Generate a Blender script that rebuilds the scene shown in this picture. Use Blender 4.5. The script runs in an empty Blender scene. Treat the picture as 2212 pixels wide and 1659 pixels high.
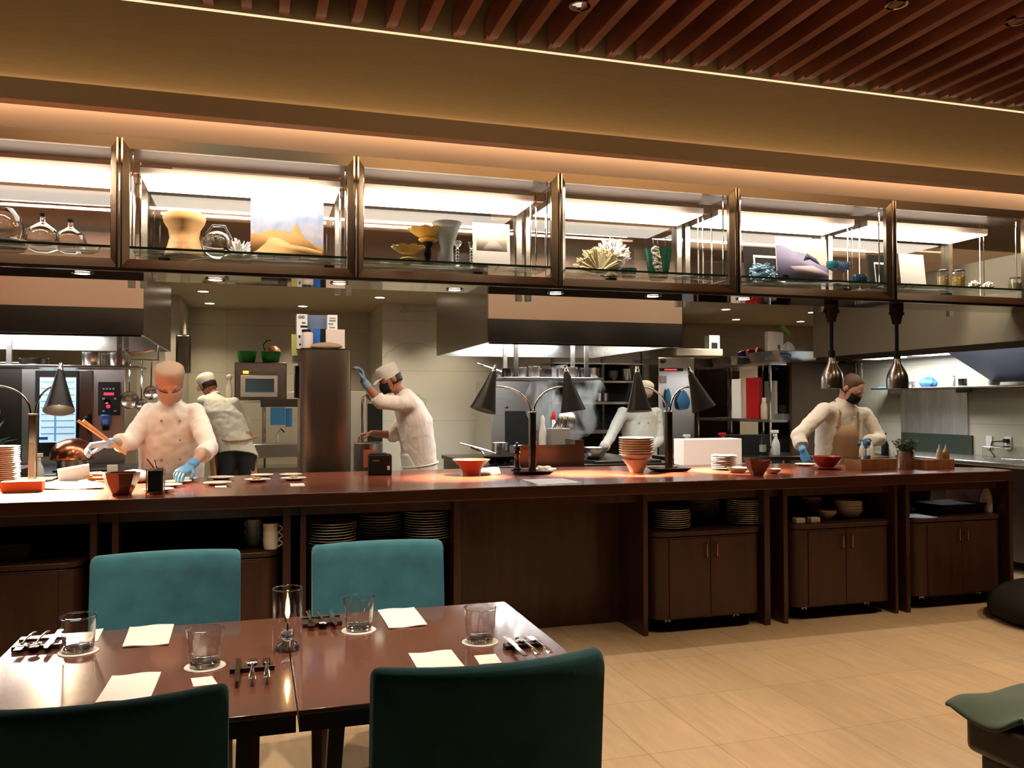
import bpy, math, random
from math import pi, sin, cos, radians
from mathutils import Vector as V, Matrix
random.seed(7)
S = bpy.context.scene
COL = S.collection
# ---------------- camera ----------------
CAMZ = 1.40
FPX = 1822.0
PT, RL, YW = radians(1.36), radians(-0.12), radians(16.88)
fw = V((sin(YW)*cos(PT), cos(YW)*cos(PT), sin(PT)))
rt0 = V((cos(YW), -sin(YW), 0))
up0 = rt0.cross(fw)
crt = rt0*cos(RL)+up0*sin(RL)
cup = up0*cos(RL)-rt0*sin(RL)
cd = bpy.data.cameras.new('camera')
cam = bpy.data.objects.new('camera', cd)
COL.objects.link(cam)
cam.matrix_world = Matrix(((crt.x, cup.x, -fw.x, 0), (crt.y, cup.y, -fw.y, 0), (crt.z, cup.z, -fw.z, CAMZ), (0, 0, 0, 1)))
cd.sensor_width = 36.0
cd.lens = FPX/2212*36.0
cd.clip_start = 0.05
S.camera = cam
# ---------------- world / colour ----------------
w = bpy.data.worlds.new('world'); S.world = w; w.use_nodes = True
w.node_tree.nodes['Background'].inputs[0].default_value = (1, .75, .5, 1)
w.node_tree.nodes['Background'].inputs[1].default_value = 0.02
S.view_settings.view_transform = 'Standard'
try: S.view_settings.look = 'None'
except Exception: pass
S.view_settings.exposure = 0.0
S.view_settings.gamma = 1.0
S.view_settings.use_curve_mapping = False
S.cycles.max_bounces = 10
S.cycles.diffuse_bounces = 3
S.cycles.glossy_bounces = 4
S.cycles.transmission_bounces = 8
S.cycles.transparent_max_bounces = 12
S.cycles.caustics_reflective = False
S.cycles.caustics_refractive = False
S.cycles.sample_clamp_indirect = 4.0
S.cycles.sample_clamp_direct = 0.0
S.cycles.use_denoising = True
WARM = (1.0, .72, .42)
AMBER = (1.0, .60, .26)
SOFTW = (1.0, .86, .66)
COOL = (.93, .97, 1.0)

def light(kind, name, loc, power, color, target=None, parent=None, **k):
    d = bpy.data.lights.new(name, kind); d.energy = power; d.color = color
    for a, b in k.items(): setattr(d, a, b)
    o = bpy.data.objects.new(name, d); COL.objects.link(o)
    if target is not None:
        o.rotation_euler = (V(target)-V(loc)).to_track_quat('-Z', 'Y').to_euler()
    if parent is not None:
        o.parent = parent; o.location = V(loc)-origin_of(parent)
    else: o.location = loc
    return o
def origin_of(p):
    v = V((0, 0, 0))
    while p is not None: v += p.location; p = p.parent
    return v
def area(name, loc, sx, sy, power, color, target=None, parent=None, spread=180):
    return light('AREA', name, loc, power, color, target or (loc[0], loc[1], loc[2]-1), parent, shape='RECTANGLE', size=sx, size_y=sy, spread=radians(spread))
def spot(name, loc, target, power, color, ang=60, blend=.5, parent=None, r=.03):
    return light('SPOT', name, loc, power, color, target, parent, spot_size=radians(ang), spot_blend=blend, shadow_soft_size=r)

# LIGHT LEVELS
L_CAB = 11.0        # emission of display cabinet diffusers
L_SOFFIT = 15      # soffit downlights W
L_HEAT = 190
L_KITCH = 72       # kitchen ceiling downlights W
L_HOOD = 32
L_COVE = 2.0
L_LEDGE = 9
L_DINE = 140

# ceiling spots of the dining room (the fixtures that throw the warm pools), hung above the slats
for i, (x, y, p) in enumerate([ (2.2, 2.2, 1.9), (3.9, 2.4, 1.7), (5.6, 2.9, 1.2)]):
    spot('dining_spot', (x, y, 3.52), (x, y, 0), L_DINE*p, WARM, 88, .7, r=.05)

for x in (-.45, .6): spot('table_spot', (x, 2.3, 3.52), (x, 3.1, .6), L_DINE*1.7, (1, .79, .56), 56, .45, r=.05)
for x in (-1.5, 1.0, 3.5, 6.0): area('fascia_fill', (x, 2.7, 3.5), .6, .1, 6, WARM, (x, 4.8, 2.2))  # unseen fill lights added to brighten the ledge, frames and carts

# ---------------- pixel helpers (photo 2212x1659) ----------------
def ray(x, y): return fw+crt*((x-1106)/FPX)-cup*((y-829.5)/FPX)
C0 = V((0, 0, CAMZ))
def aY(x, y, Y): d = ray(x, y); return C0+d*(Y/d.y)
def aZ(x, y, z): d = ray(x, y); return C0+d*((z-CAMZ)/d.z)
def aX(x, y, X): d = ray(x, y); return C0+d*(X/d.x)

# ---------------- materials ----------------
_m = {}
def mat(name, col, rough=.5, metal=0, noise=0, nscale=8, stretch=(1, 1, 1), bump=0, bscale=60, emit=None, estr=0, spec=.5, coat=0, trans=0, ior=1.45, col2=None, sheen=0, alpha=1):
    if name in _m: return _m[name]
    m = bpy.data.materials.new(name); m.use_nodes = True; _m[name] = m
    nt = m.node_tree; b = nt.nodes['Principled BSDF']
    b.inputs['Base Color'].default_value = (*col, 1); b.inputs['Roughness'].default_value = rough; b.inputs['Metallic'].default_value = metal
    b.inputs['Specular IOR Level'].default_value = spec; b.inputs['Coat Weight'].default_value = coat; b.inputs['Coat Roughness'].default_value = .08
    b.inputs['Transmission Weight'].default_value = trans; b.inputs['IOR'].default_value = ior
    b.inputs['Sheen Weight'].default_value = sheen; b.inputs['Alpha'].default_value = alpha
    if emit: b.inputs['Emission Color'].default_value = (*emit, 1); b.inputs['Emission Strength'].default_value = estr
    if noise or col2 or bump:
        tc = nt.nodes.new('ShaderNodeTexCoord'); mp = nt.nodes.new('ShaderNodeMapping'); mp.inputs['Scale'].default_value = stretch
        nt.links.new(tc.outputs['Object'], mp.inputs[0])
    if noise or col2:
        n = nt.nodes.new('ShaderNodeTexNoise'); n.inputs['Scale'].default_value = nscale; n.inputs['Detail'].default_value = 4
        nt.links.new(mp.outputs[0], n.inputs['Vector'])
        r = nt.nodes.new('ShaderNodeValToRGB'); r.color_ramp.elements[0].position = .32; r.color_ramp.elements[1].position = .68
        c2 = col2 or tuple(min(1, c*(1+noise)) for c in col); c1 = col if col2 else tuple(c*(1-noise) for c in col)
        r.color_ramp.elements[0].color = (*c1, 1); r.color_ramp.elements[1].color = (*c2, 1)
        nt.links.new(n.outputs[0], r.inputs[0]); nt.links.new(r.outputs[0], b.inputs['Base Color'])
    if bump:
        n2 = nt.nodes.new('ShaderNodeTexNoise'); n2.inputs['Scale'].default_value = bscale; n2.inputs['Detail'].default_value = 3
        bp = nt.nodes.new('ShaderNodeBump'); bp.inputs['Strength'].default_value = bump; bp.inputs['Distance'].default_value = .01
        nt.links.new(mp.outputs[0], n2.inputs['Vector']); nt.links.new(n2.outputs[0], bp.inputs['Height']); nt.links.new(bp.outputs[0], b.inputs['Normal'])
    return m
def pane(name, tint=(1, 1, 1), ior=1.5, refl=1.0):
    """thin glass: clear see-through with fresnel reflection"""
    if name in _m: return _m[name]
    m = bpy.data.materials.new(name); m.use_nodes = True; _m[name] = m
    nt = m.node_tree; nt.nodes.remove(nt.nodes['Principled BSDF']); out = nt.nodes['Material Output']
    t = nt.nodes.new('ShaderNodeBsdfTransparent'); t.inputs[0].default_value = (*tint, 1)
    g = nt.nodes.new('ShaderNodeBsdfGlossy'); g.inputs['Roughness'].default_value = .02
    f = nt.nodes.new('ShaderNodeLayerWeight'); pw = nt.nodes.new('ShaderNodeMath'); pw.operation = 'POWER'; pw.inputs[1].default_value = 3.5
    mx = nt.nodes.new('ShaderNodeMixShader'); mul = nt.nodes.new('ShaderNodeMath'); mul.operation = 'MULTIPLY_ADD'; mul.inputs[1].default_value = .8*refl; mul.inputs[2].default_value = .035*refl
    nt.links.new(f.outputs['Facing'], pw.inputs[0]); nt.links.new(pw.outputs[0], mul.inputs[0]); nt.links.new(mul.outputs[0], mx.inputs[0])
    nt.links.new(t.outputs[0], mx.inputs[1]); nt.links.new(g.outputs[0], mx.inputs[2]); nt.links.new(mx.outputs[0], out.inputs[0])
    return m
def emis(name, col, st):
    if name in _m: return _m[name]
    m = bpy.data.materials.new(name); m.use_nodes = True; _m[name] = m
    nt = m.node_tree; nt.nodes.remove(nt.nodes['Principled BSDF'])
    e = nt.nodes.new('ShaderNodeEmission'); e.inputs[0].default_value = (*col, 1); e.inputs[1].default_value = st
    nt.links.new(e.outputs[0], nt.nodes['Material Output'].inputs[0]); return m
def tiles():
    m = bpy.data.materials.new('stone_floor_tiles'); m.use_nodes = True; nt = m.node_tree; b = nt.nodes['Principled BSDF']
    tc = nt.nodes.new('ShaderNodeTexCoord'); mp = nt.nodes.new('ShaderNodeMapping')
    mp.inputs['Rotation'].default_value = (0, 0, radians(90)); mp.inputs['Location'].default_value = (.30, .032, 0)
    br = nt.nodes.new('ShaderNodeTexBrick'); br.offset = 0; br.inputs['Scale'].default_value = 1.0
    br.inputs['Brick Width'].default_value = .56; br.inputs['Row Height'].default_value = .308; br.inputs['Mortar Size'].default_value = .0016; br.inputs['Mortar Smooth'].default_value = .3
    br.inputs['Color1'].default_value = (.68, .51, .34, 1); br.inputs['Color2'].default_value = (.61, .445, .29, 1); br.inputs['Mortar'].default_value = (.28, .19, .10, 1)
    n = nt.nodes.new('ShaderNodeTexNoise'); n.inputs['Scale'].default_value = 5; mp2 = nt.nodes.new('ShaderNodeMapping'); mp2.inputs['Scale'].default_value = (5, .7, 1)
    mx = nt.nodes.new('ShaderNodeMix'); mx.data_type = 'RGBA'; mx.blend_type = 'MULTIPLY'; mx.inputs[0].default_value = .35
    nt.links.new(tc.outputs['Object'], mp.inputs[0]); nt.links.new(mp.outputs[0], br.inputs['Vector']); nt.links.new(tc.outputs['Object'], mp2.inputs[0]); nt.links.new(mp2.outputs[0], n.inputs['Vector'])
    nt.links.new(br.outputs['Color'], mx.inputs[6]); nt.links.new(n.outputs['Fac'], mx.inputs[7]); nt.links.new(mx.outputs[2], b.inputs['Base Color'])
    b.inputs['Roughness'].default_value = .42; return m
def marble(name, c1, c2, panel=1.2):
    m = bpy.data.materials.new(name); m.use_nodes = True; nt = m.node_tree; b = nt.nodes['Principled BSDF']
    tc = nt.nodes.new('ShaderNodeTexCoord')
    n = nt.nodes.new('ShaderNodeTexNoise'); n.inputs['Scale'].default_value = .55; n.inputs['Detail'].default_value = 5; n.inputs['Distortion'].default_value = .8
    r = nt.nodes.new('ShaderNodeValToRGB'); e = r.color_ramp.elements; e[0].position = .488; e[0].color = (*c1, 1); e[1].position = .505; e[1].color = (*c1, 1)
    x = e.new(.497); x.color = (*c2, 1)
    br = nt.nodes.new('ShaderNodeTexBrick'); br.offset = 0; br.inputs['Scale'].default_value = 1; br.inputs['Brick Width'].default_value = panel; br.inputs['Row Height'].default_value = .6; br.inputs['Mortar Size'].default_value = .0025
    br.inputs['Color1'].default_value = (1, 1, 1, 1); br.inputs['Color2'].default_value = (.94, .94, .93, 1); br.inputs['Mortar'].default_value = (.6, .58, .52, 1)
    sx = nt.nodes.new('ShaderNodeSeparateXYZ'); cx = nt.nodes.new('ShaderNodeCombineXYZ'); ad = nt.nodes.new('ShaderNodeMath')
    nt.links.new(tc.outputs['Object'], sx.inputs[0]); nt.links.new(sx.outputs[0], ad.inputs[0]); nt.links.new(sx.outputs[1], ad.inputs[1]); nt.links.new(ad.outputs[0], cx.inputs[0]); nt.links.new(sx.outputs[2], cx.inputs[1])
    nt.links.new(cx.outputs[0], br.inputs['Vector'])
    mx = nt.nodes.new('ShaderNodeMix'); mx.data_type = 'RGBA'; mx.blend_type = 'MULTIPLY'; mx.inputs[0].default_value = 1
    nt.links.new(tc.outputs['Object'], n.inputs['Vector']); nt.links.new(n.outputs[0], r.inputs[0]); nt.links.new(r.outputs[0], mx.inputs[6]); nt.links.new(br.outputs['Color'], mx.inputs[7])
    nt.links.new(mx.outputs[2], b.inputs['Base Color']); b.inputs['Roughness'].default_value = .3; return m

M_floor = tiles()
M_cherry = mat('cherry_counter_wood', (.23, .058, .032), .25, noise=.18, nscale=3, stretch=(.6, 9, 9), coat=.5)
M_edge = mat('dark_cherry_edge', (.06, .018, .010), .3, noise=.2, nscale=3, stretch=(.6, 6, 6), coat=.3)
M_mahog = mat('mahogany_panels', (.045, .015, .009), .35, noise=.25, nscale=4, stretch=(5, 5, .5), coat=.2)
M_cartw = mat('cart_brown_wood', (.050, .018, .010), .4, noise=.2, nscale=4, stretch=(5, 5, .5))
M_table = mat('table_walnut_top', (.135, .045, .026), .24, noise=.12, nscale=3, stretch=(5, .5, 5), coat=1.0)
M_tabed = mat('table_dark_edge', (.030, .012, .010), .35)
M_leg = mat('chair_leg_walnut', (.055, .024, .015), .35)
M_teal = mat('teal_velvet', (.046, .165, .225), .85, noise=.22, nscale=7, bump=.10, bscale=420, sheen=.12, spec=.2)
M_slat = mat('ceiling_slat_wood', (.17, .060, .034), .5, noise=.15, nscale=4, stretch=(4, .4, 4))
M_cove = mat('cove_fabric_tan', (.34, .235, .125), .8, noise=.05, nscale=30, stretch=(.4, 1, 6))
M_ledge = mat('ledge_taupe_paint', (.36, .25, .14), .7)
M_cream = mat('soffit_cream_paint', (.78, .62, .44), .6)
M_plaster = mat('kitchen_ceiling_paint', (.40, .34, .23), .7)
M_kwall = marble('kitchen_wall_tiles', (.50, .45, .34), (.47, .42, .315))
M_marble = marble('pale_marble', (.66, .63, .53), (.48, .45, .36), 1.6)
M_dining = mat('dining_wall_paint', (.07, .05, .035), .9)
M_steel = mat('brushed_steel', (.52, .49, .45), .26, 1, noise=.08, nscale=6, stretch=(1, 1, 20))
M_steeld = mat('dark_steel', (.12, .10, .085), .25, 1)
M_steelb = mat('bronze_tinted_steel', (.30, .22, .16), .22, 1)
M_chrome = mat('polished_chrome', (.78, .74, .68), .07, 1)
M_mirror = mat('polished_bronze_mirror', (.42, .36, .29), .04, 1)
M_frame = mat('polished_frame_steel', (.22, .17, .125), .24, 1)
M_railrefl = mat('frame_steel_floor_glow', (.80, .66, .52), .22, 1)  # lighter copy of the frame steel, carries the floor's reflection on the top rail
M_black = mat('black_enamel', (.008, .007, .006), .45, spec=.25)
M_blackm = mat('matte_black', (.014, .012, .010), .8, spec=.2)
M_white = mat('white_porcelain', (.80, .76, .68), .2, coat=.4)
M_cloth = mat('white_chef_cotton', (.78, .72, .64), .85, noise=.04, nscale=6, bump=.5, bscale=9)
M_paper = mat('white_paper', (.82, .81, .80), .8)
M_glove = mat('blue_nitrile', (.10, .30, .52), .45)
M_skin = mat('skin', (.52, .25, .16), .5, noise=.06, nscale=15)
M_skind = mat('tanned_skin', (.42, .17, .09), .5, noise=.06, nscale=15)
M_apron = mat('tan_apron_canvas', (.36, .19, .09), .85, noise=.1, nscale=8)
M_trouser = mat('black_trouser_cloth', (.012, .011, .012), .85)
M_hair = mat('dark_hair', (.018, .012, .009), .6)
M_hairb = mat('cropped_brown_hair', (.09, .045, .022), .7)
M_glass = pane('clear_thin_glass')
M_shelfg = pane('shelf_glass', (.93, .98, .95))
M_gedge = mat('green_glass_edge', (.02, .055, .04), .1)
M_rglass = mat('clear_solid_glass', (1, 1, 1), .0, trans=1, ior=1.46)
M_lite = mat('pale_wood', (.55, .30, .13), .5, noise=.15, nscale=5, stretch=(6, 1, 1))
M_red = mat('red_plastic', (.45, .010, .014), .35)
M_blue = mat('blue_plastic', (.02, .12, .42), .4)
M_green = mat('green_plastic_basket', (.015, .22, .03), .4)
M_grey = mat('grey_plastic', (.24, .23, .21), .5)
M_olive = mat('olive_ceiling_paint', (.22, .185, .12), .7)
M_copper = mat('copper', (.42, .16, .09), .22, 1)
M_bluecl = mat('blue_cloth', (.03, .16, .34), .8)
M_food = mat('cooked_food', (.55, .30, .10), .6, noise=.4, nscale=60)
M_greenv = mat('salad_green', (.25, .40, .05), .6, noise=.4, nscale=70)

# ---------------- mesh builder ----------------
class B:
    def __init__(s): s.v = []; s.f = []; s.mi = []; s.cur = 0
    def m(s, i): s.cur = i; return s
    def _f(s, f): s.f.append(f); s.mi.append(s.cur)
    def box(s, x0, x1, y0, y1, z0, z1, M=None):
        n = len(s.v)
        for z in (z0, z1):
            for x, y in ((x0, y0), (x1, y0), (x1, y1), (x0, y1)):
                p = V((x, y, z)); s.v.append(M @ p if M else p)
        for f in ((3, 2, 1, 0), (4, 5, 6, 7), (0, 1, 5, 4), (1, 2, 6, 5), (2, 3, 7, 6), (3, 0, 4, 7)): s._f(tuple(n+i for i in f))
        return s
    def cbox(s, c, d, M=None, rz=0):
        R = Matrix.Translation(V(c)) @ (M.to_4x4() if M else Matrix.Rotation(rz, 4, 'Z'))
        return s.box(-d[0]/2, d[0]/2, -d[1]/2, d[1]/2, -d[2]/2, d[2]/2, R)
    def ring(s, c, u, v, n, ph=0, sq=0):
        i0 = len(s.v)
        for k in range(n):
            a = 2*pi*k/n+ph; ca, sa = cos(a), sin(a)
            if sq: q = 1/max(abs(ca), abs(sa)); q = 1+(q-1)*sq; ca *= q; sa *= q
            s.v.append(V(c)+u*ca+v*sa)
        return list(range(i0, i0+n))
    def skin(s, rings, cap0=True, cap1=True):
        for a, b in zip(rings, rings[1:]):
            n = len(a)
            for k in range(n): s._f((a[k], a[(k+1) % n], b[(k+1) % n], b[k]))
        if cap0: s._f(tuple(reversed(rings[0])))
        if cap1: s._f(tuple(rings[-1]))
        return s
    def lathe(s, prof, c=(0, 0, 0), n=32, M=None, cap0=True, cap1=True, fl=0, fn=12):
        M = M or Matrix.Identity(3); ux, uy, uz = M @ V((1, 0, 0)), M @ V((0, 1, 0)), M @ V((0, 0, 1)); rs = []
        for r, z in prof:
            i0 = len(s.v)
            for k in range(n):
                a = 2*pi*k/n; q = r*(1+fl*cos(fn*a)); s.v.append(V(c)+ux*q*cos(a)+uy*q*sin(a)+uz*z)
            rs.append(list(range(i0, i0+n)))
        return s.skin(rs, cap0, cap1)
    def tube(s, pts, r, n=10, caps=True):
        pts = [V(p) for p in pts]; rr = r if isinstance(r, (list, tuple)) else [r]*len(pts); rs = []; pu = None
        for i, p in enumerate(pts):
            t = (pts[min(i+1, len(pts)-1)]-pts[max(i-1, 0)]).normalized()
            if pu is None: pu = t.orthogonal().normalized()
            pu = (pu-t*pu.dot(t)); pu = pu.normalized() if pu.length > 1e-6 else t.orthogonal().normalized()
            rs.append(s.ring(p, pu*rr[i], t.cross(pu)*rr[i], n))
        return s.skin(rs, caps, caps)
    def loft(s, secs, n=16, sq=0):
        """secs: (centre, u vector (half width), v vector (half depth))"""
        return s.skin([s.ring(c, V(u), V(v), n, 0, sq) for c, u, v in secs])
    def ell(s, c, r, M=None, n=14, k=9):
        M = M or Matrix.Identity(3); rs = []
        for j in range(1, k):
            a = -pi/2+pi*j/k
            rs.append(s.ring(V(c)+M @ V((0, 0, r[2]*sin(a))), M @ V((r[0]*cos(a), 0, 0)), M @ V((0, r[1]*cos(a), 0)), n))
        i0 = len(s.v); s.v.append(V(c)-M @ V((0, 0, r[2]))); s.v.append(V(c)+M @ V((0, 0, r[2])))
        for q in range(n): s._f((i0, rs[0][(q+1) % n], rs[0][q])); s._f((i0+1, rs[-1][q], rs[-1][(q+1) % n]))
        return s.skin(rs, False, False)
    def cap(s, p0, r0, p1, r1, n=12):
        """tapered capsule"""
        p0, p1 = V(p0), V(p1); t = (p1-p0).normalized(); u = t.orthogonal().normalized(); v = t.cross(u); rs = []
        for a in (-75, -45, -15): a = radians(a); rs.append(s.ring(p0+t*r0*sin(a), u*r0*cos(a), v*r0*cos(a), n))
        for a in (15, 45, 75): a = radians(a); rs.append(s.ring(p1+t*r1*sin(a), u*r1*cos(a), v*r1*cos(a), n))
        return s.skin(rs)
    def prism(s, poly, z0, z1, M=None):
        n = len(poly); i0 = len(s.v)
        for z in (z0, z1):
            for x, y in poly: p = V((x, y, z)); s.v.append(M @ p if M else p)
        s._f(tuple(reversed(range(i0, i0+n)))); s._f(tuple(range(i0+n, i0+2*n)))
        for k in range(n): s._f((i0+k, i0+(k+1) % n, i0+n+(k+1) % n, i0+n+k))
        return s
    def quad(s, a, b, c, d):
        i = len(s.v); s.v += [V(a), V(b), V(c), V(d)]; s._f((i, i+1, i+2, i+3)); return s
    def grid(s, fn, nu, nv, th=0):
        """fn(u,v)->point, optional thickness along second fn value"""
        i0 = len(s.v)
        for j in range(nv+1):
            for i in range(nu+1): s.v.append(V(fn(i/nu, j/nv)))
        for j in range(nv):
            for i in range(nu):
                a = i0+j*(nu+1)+i; s._f((a, a+1, a+nu+2, a+nu+1))
        return s
    def build(s, name, mats, parent=None, bevel=0, smooth=35, sub=0, solid=0, remesh=0, smit=0, seg=2):
        o0 = origin_of(parent) if parent else V((0, 0, 0))
        me = bpy.data.meshes.new(name)
        me.from_pydata([tuple(p-o0) for p in s.v], [], s.f)
        if not isinstance(mats, (list, tuple)): mats = [mats]
        for m in mats: me.materials.append(m)
        me.polygons.foreach_set('material_index', s.mi)
        me.polygons.foreach_set('use_smooth', [True]*len(s.f))
        me.update()
        if smooth and not remesh and not sub: me.set_sharp_from_angle(angle=radians(smooth))
        o = bpy.data.objects.new(name, me); COL.objects.link(o)
        if parent: o.parent = parent
        if remesh:
            r = o.modifiers.new('r', 'REMESH'); r.mode = 'VOXEL'; r.voxel_size = remesh; r.use_smooth_shade = True
            if smit: q = o.modifiers.new('s', 'SMOOTH'); q.factor = .5; q.iterations = smit
        if solid: q = o.modifiers.new('t', 'SOLIDIFY'); q.thickness = solid; q.offset = 0
        if bevel: q = o.modifiers.new('b', 'BEVEL'); q.width = bevel; q.segments = seg; q.limit_method = 'ANGLE'; q.angle_limit = radians(40)
        if sub: q = o.modifiers.new('u', 'SUBSURF'); q.levels = sub; q.render_levels = sub
        return o
def tag(o, label=None, cat=None, group=None, kind=None):
    if label: o['label'] = label
    if cat: o['category'] = cat
    if group: o['group'] = group
    if kind: o['kind'] = kind
    return o
def empty(name, loc, label, cat, group=None):
    e = bpy.data.objects.new(name, None); COL.objects.link(e); e.location = loc; e.empty_display_size = .05
    return tag(e, label, cat, group)
def struct(name, b, m, **k): return tag(b.build(name, m, **k), kind='structure')
def single(name, b, m, label, cat, group=None, **k): return tag(b.build(name, m, **k), label, cat, group)
def copy_tree(o, parent=None):
    c = o.copy(); COL.objects.link(c); c.parent = parent
    for ch in list(o.children): copy_tree(ch, c)
    return c
def clone(o, loc, rz=None, label=None, group=None, sc=None):
    c = copy_tree(o); c.location = loc
    if rz is not None: c.rotation_euler = (0, 0, rz)
    if label: c['label'] = label
    if group: c['group'] = group
    if sc: c.scale = (sc, sc, sc)
    return c
ID3 = Matrix.Identity(3)
def basis(zdir, xhint=(1, 0, 0)):
    z = V(zdir).normalized(); x = V(xhint); x = (x-z*x.dot(z)).normalized(); y = z.cross(x)
    return Matrix((x, y, z)).transposed()
def recentre(o):
    me = o.data; xs = [v.co for v in me.vertices]
    c = V(((min(p.x for p in xs)+max(p.x for p in xs))/2, (min(p.y for p in xs)+max(p.y for p in xs))/2, min(p.z for p in xs)))
    me.transform(Matrix.Translation(-c)); o.location = o.location+c; return o
def single(name, b, m, label, cat, group=None, **k):
    return recentre(tag(b.build(name, m, **k), label, cat, group))
# ================= SHELL =================
struct('floor', B().box(-4.2, 9.6, -3.4, 11.4, -.1, 0), M_floor)
struct('wall_left', B().box(-4.3, -4.2, -3.4, 11.4, 0, 3.9), M_dining)
struct('wall_front', B().box(-4.2, 9.6, -3.5, -3.4, 0, 3.9), M_dining)
struct('wall_right', B().box(9.6, 9.7, -3.4, 11.4, 0, 3.9), M_dining)
struct('ceiling_dining', B().box(-4.2, 9.6, -3.4, 4.92, 3.86, 3.96), mat('dark_ceiling_void', (.06, .04, .03), .8))
# fascia wall with two hidden strip lights
struct('wall_fascia', B().box(-4.2, 9.6, 4.82, 4.90, 2.995, 3.54), M_cove)
struct('wall_upper', B().box(-4.2, 9.6, 4.92, 5.0, 3.04, 3.9), mat('upper_wall_brown', (.26, .17, .09), .7))
struct('trim_1', B().box(-4.2, 9.6, 4.52, 4.60, 2.865, 2.97), M_ledge)
struct('trim_2', B().box(-4.2, 9.6, 4.90, 5.60, 3.0, 3.03), M_cream)
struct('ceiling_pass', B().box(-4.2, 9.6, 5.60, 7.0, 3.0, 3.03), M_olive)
struct('trim_3', B().box(-4.2, 9.6, 4.825, 4.895, 3.542, 3.556), emis('led_line', (1, .74, .42), 1.2))
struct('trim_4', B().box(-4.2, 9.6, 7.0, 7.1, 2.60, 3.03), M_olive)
for i, x in enumerate([-3.0, -1.0, 1.0, 3.0, 5.0, 7.0, 8.8]):
    area('cove_strip', (x, 4.64, 2.945), 2.0, .02, L_COVE, (1, .70, .34), (x, 4.80, 3.02))
    area('ledge_strip', (x, 4.615, 2.88), 2.0, .02, L_LEDGE, (1, .62, .40), (x, 5.05, 2.98), spread=70)
# ceiling slats
SW = .055
sid = 5
for k in range(-22, 42):
    x = 1.54+.2*k
    if x > 9.5: continue
    b = B().box(x-SW/2, x+SW/2, -3.3, 4.80, 3.58, 3.76)
    b.box(x-SW/2+.001, x+SW/2-.001, 4.80, 4.90, 3.60, 3.74)
    struct('trim_%d' % sid, b, M_slat); sid += 1
# kitchen ceiling with the slot lights
struct('ceiling_kitchen', B().box(-4.2, 9.6, 7.1, 11.4, 2.6, 2.7), M_plaster)
KC = .0
# kitchen walls
struct('wall_back', B().box(-4.2, 1.43, 11.15, 11.3, 0, 2.6), M_kwall)
struct('wall_marble', B().box(1.43, 4.9, 10.0, 11.3, 0, 2.6), M_marble)
struct('wall_back_right', B().box(4.9, 9.6, 11.2, 11.3, 0, 2.6), M_kwall)
struct('wall_return_left', B().box(-.95, -.80, 9.9, 11.15, 0, 2.6), M_kwall)
struct('wall_kitchen_right', B().box(6.62, 6.80, 4.95, 8.35, 0, 2.6), M_kwall)
struct('trim_%d' % sid, B().box(6.60, 6.82, 8.35, 8.43, 0, 2.6), M_blackm); sid += 1
# dark soffit box above the right range hood
struct('wall_hood_box', B().box(5.86, 6.62, 5.0, 7.9, 1.90, 2.6), mat('hood_box_paint', (.20, .17, .12), .5))
# long recessed light slot in the kitchen ceiling
struct('trim_%d' % sid, B().box(-4.2, 5.8, 6.975, 6.999, 2.905, 2.925), emis('slot_line', (1, .93, .78), 2.0)); sid += 1
struct('trim_%d' % sid, B().box(-4.2, 5.8, 6.98, 6.999, 2.84, 2.904), mat('slot_lip', (.62, .56, .44), .5)); sid += 1
# ceiling air grilles
for i, (x, y) in enumerate([(-1.7, 6.5), (-.1, 6.2), (2.6, 6.4), (4.2, 6.3)]):
    o = empty('ceiling_vent', (x, y, 3.0), 'long slotted air grille in the kitchen ceiling, seen through the %s display cabinet' % ['first', 'second', 'fourth', 'fifth'][i], 'vent', 'ceiling air grilles')
    B().box(x-.45, x+.45, y-.13, y+.13, 2.985, 2.999).build('frame', M_grey, o)
    b = B()
    for q in range(4): b.box(x-.42, x+.42, y-.11+.06*q, y-.085+.06*q, 2.978, 2.9845)
    b.build('slat_panel', M_blackm, o)

# ================= DOWNLIGHTS =================
def downlight(name, x, y, z, power, color, label, group, ang=110, r=.055, strength=9, on=True):
    o = empty(name, (x, y, z), label, 'downlight', group)
    B().lathe([(r+.018, -.004), (r+.018, 0), (r, 0), (r, -.004)], (x, y, z), 24, cap0=False, cap1=False).build('trim_ring', M_chrome, o)
    B().lathe([(0.001, 0), (r, 0)], (x, y, z-.003), 24, cap0=False, cap1=False).build('lens', emis('lamp_lens_%s' % name, color, strength), o)
    if on: spot('lamp', (x, y, z-.012), (x, y+(.75 if z < 2.5 else 0), 0), power, color, ang, .8, o, .04)
    return o
rows = {9.45: (-1.0, -.54, 1.32, 5.71, 7.0), 10.55: (-1.04, -.53, .54, 6.54, 7.61)}
words = ['first', 'second', 'third', 'fourth', 'fifth', 'sixth', 'seventh', 'eighth', 'ninth', 'tenth']
for y, xs in rows.items():
    for i, x in enumerate(xs):
        if y > 10 and 1.4 < x < 4.9: continue
        downlight('ceiling_downlight', x, y if y < 10 else min(y, 10.6), 2.598, L_KITCH, SOFTW, 'round recessed downlight in the kitchen ceiling, %s from the left of the %s row' % (words[i], 'nearer' if y < 10 else 'farther'), 'kitchen ceiling downlights')
downlight('ceiling_downlight', 8.1, 10.3, 2.598, 14, SOFTW, 'recessed downlight in the kitchen ceiling, farthest to the right beyond the range hood', 'kitchen ceiling downlights')
for x, y in ((-2.2, 7.8), (.35, 7.6), (4.6, 7.4), (4.7, 9.0)):
    spot('kitchen_fill_spot', (x, y, 2.57), (x, y, 0), L_KITCH*.9, SOFTW, 120, .8, r=.05)  # fill spots without fixtures, added to brighten the kitchen
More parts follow.
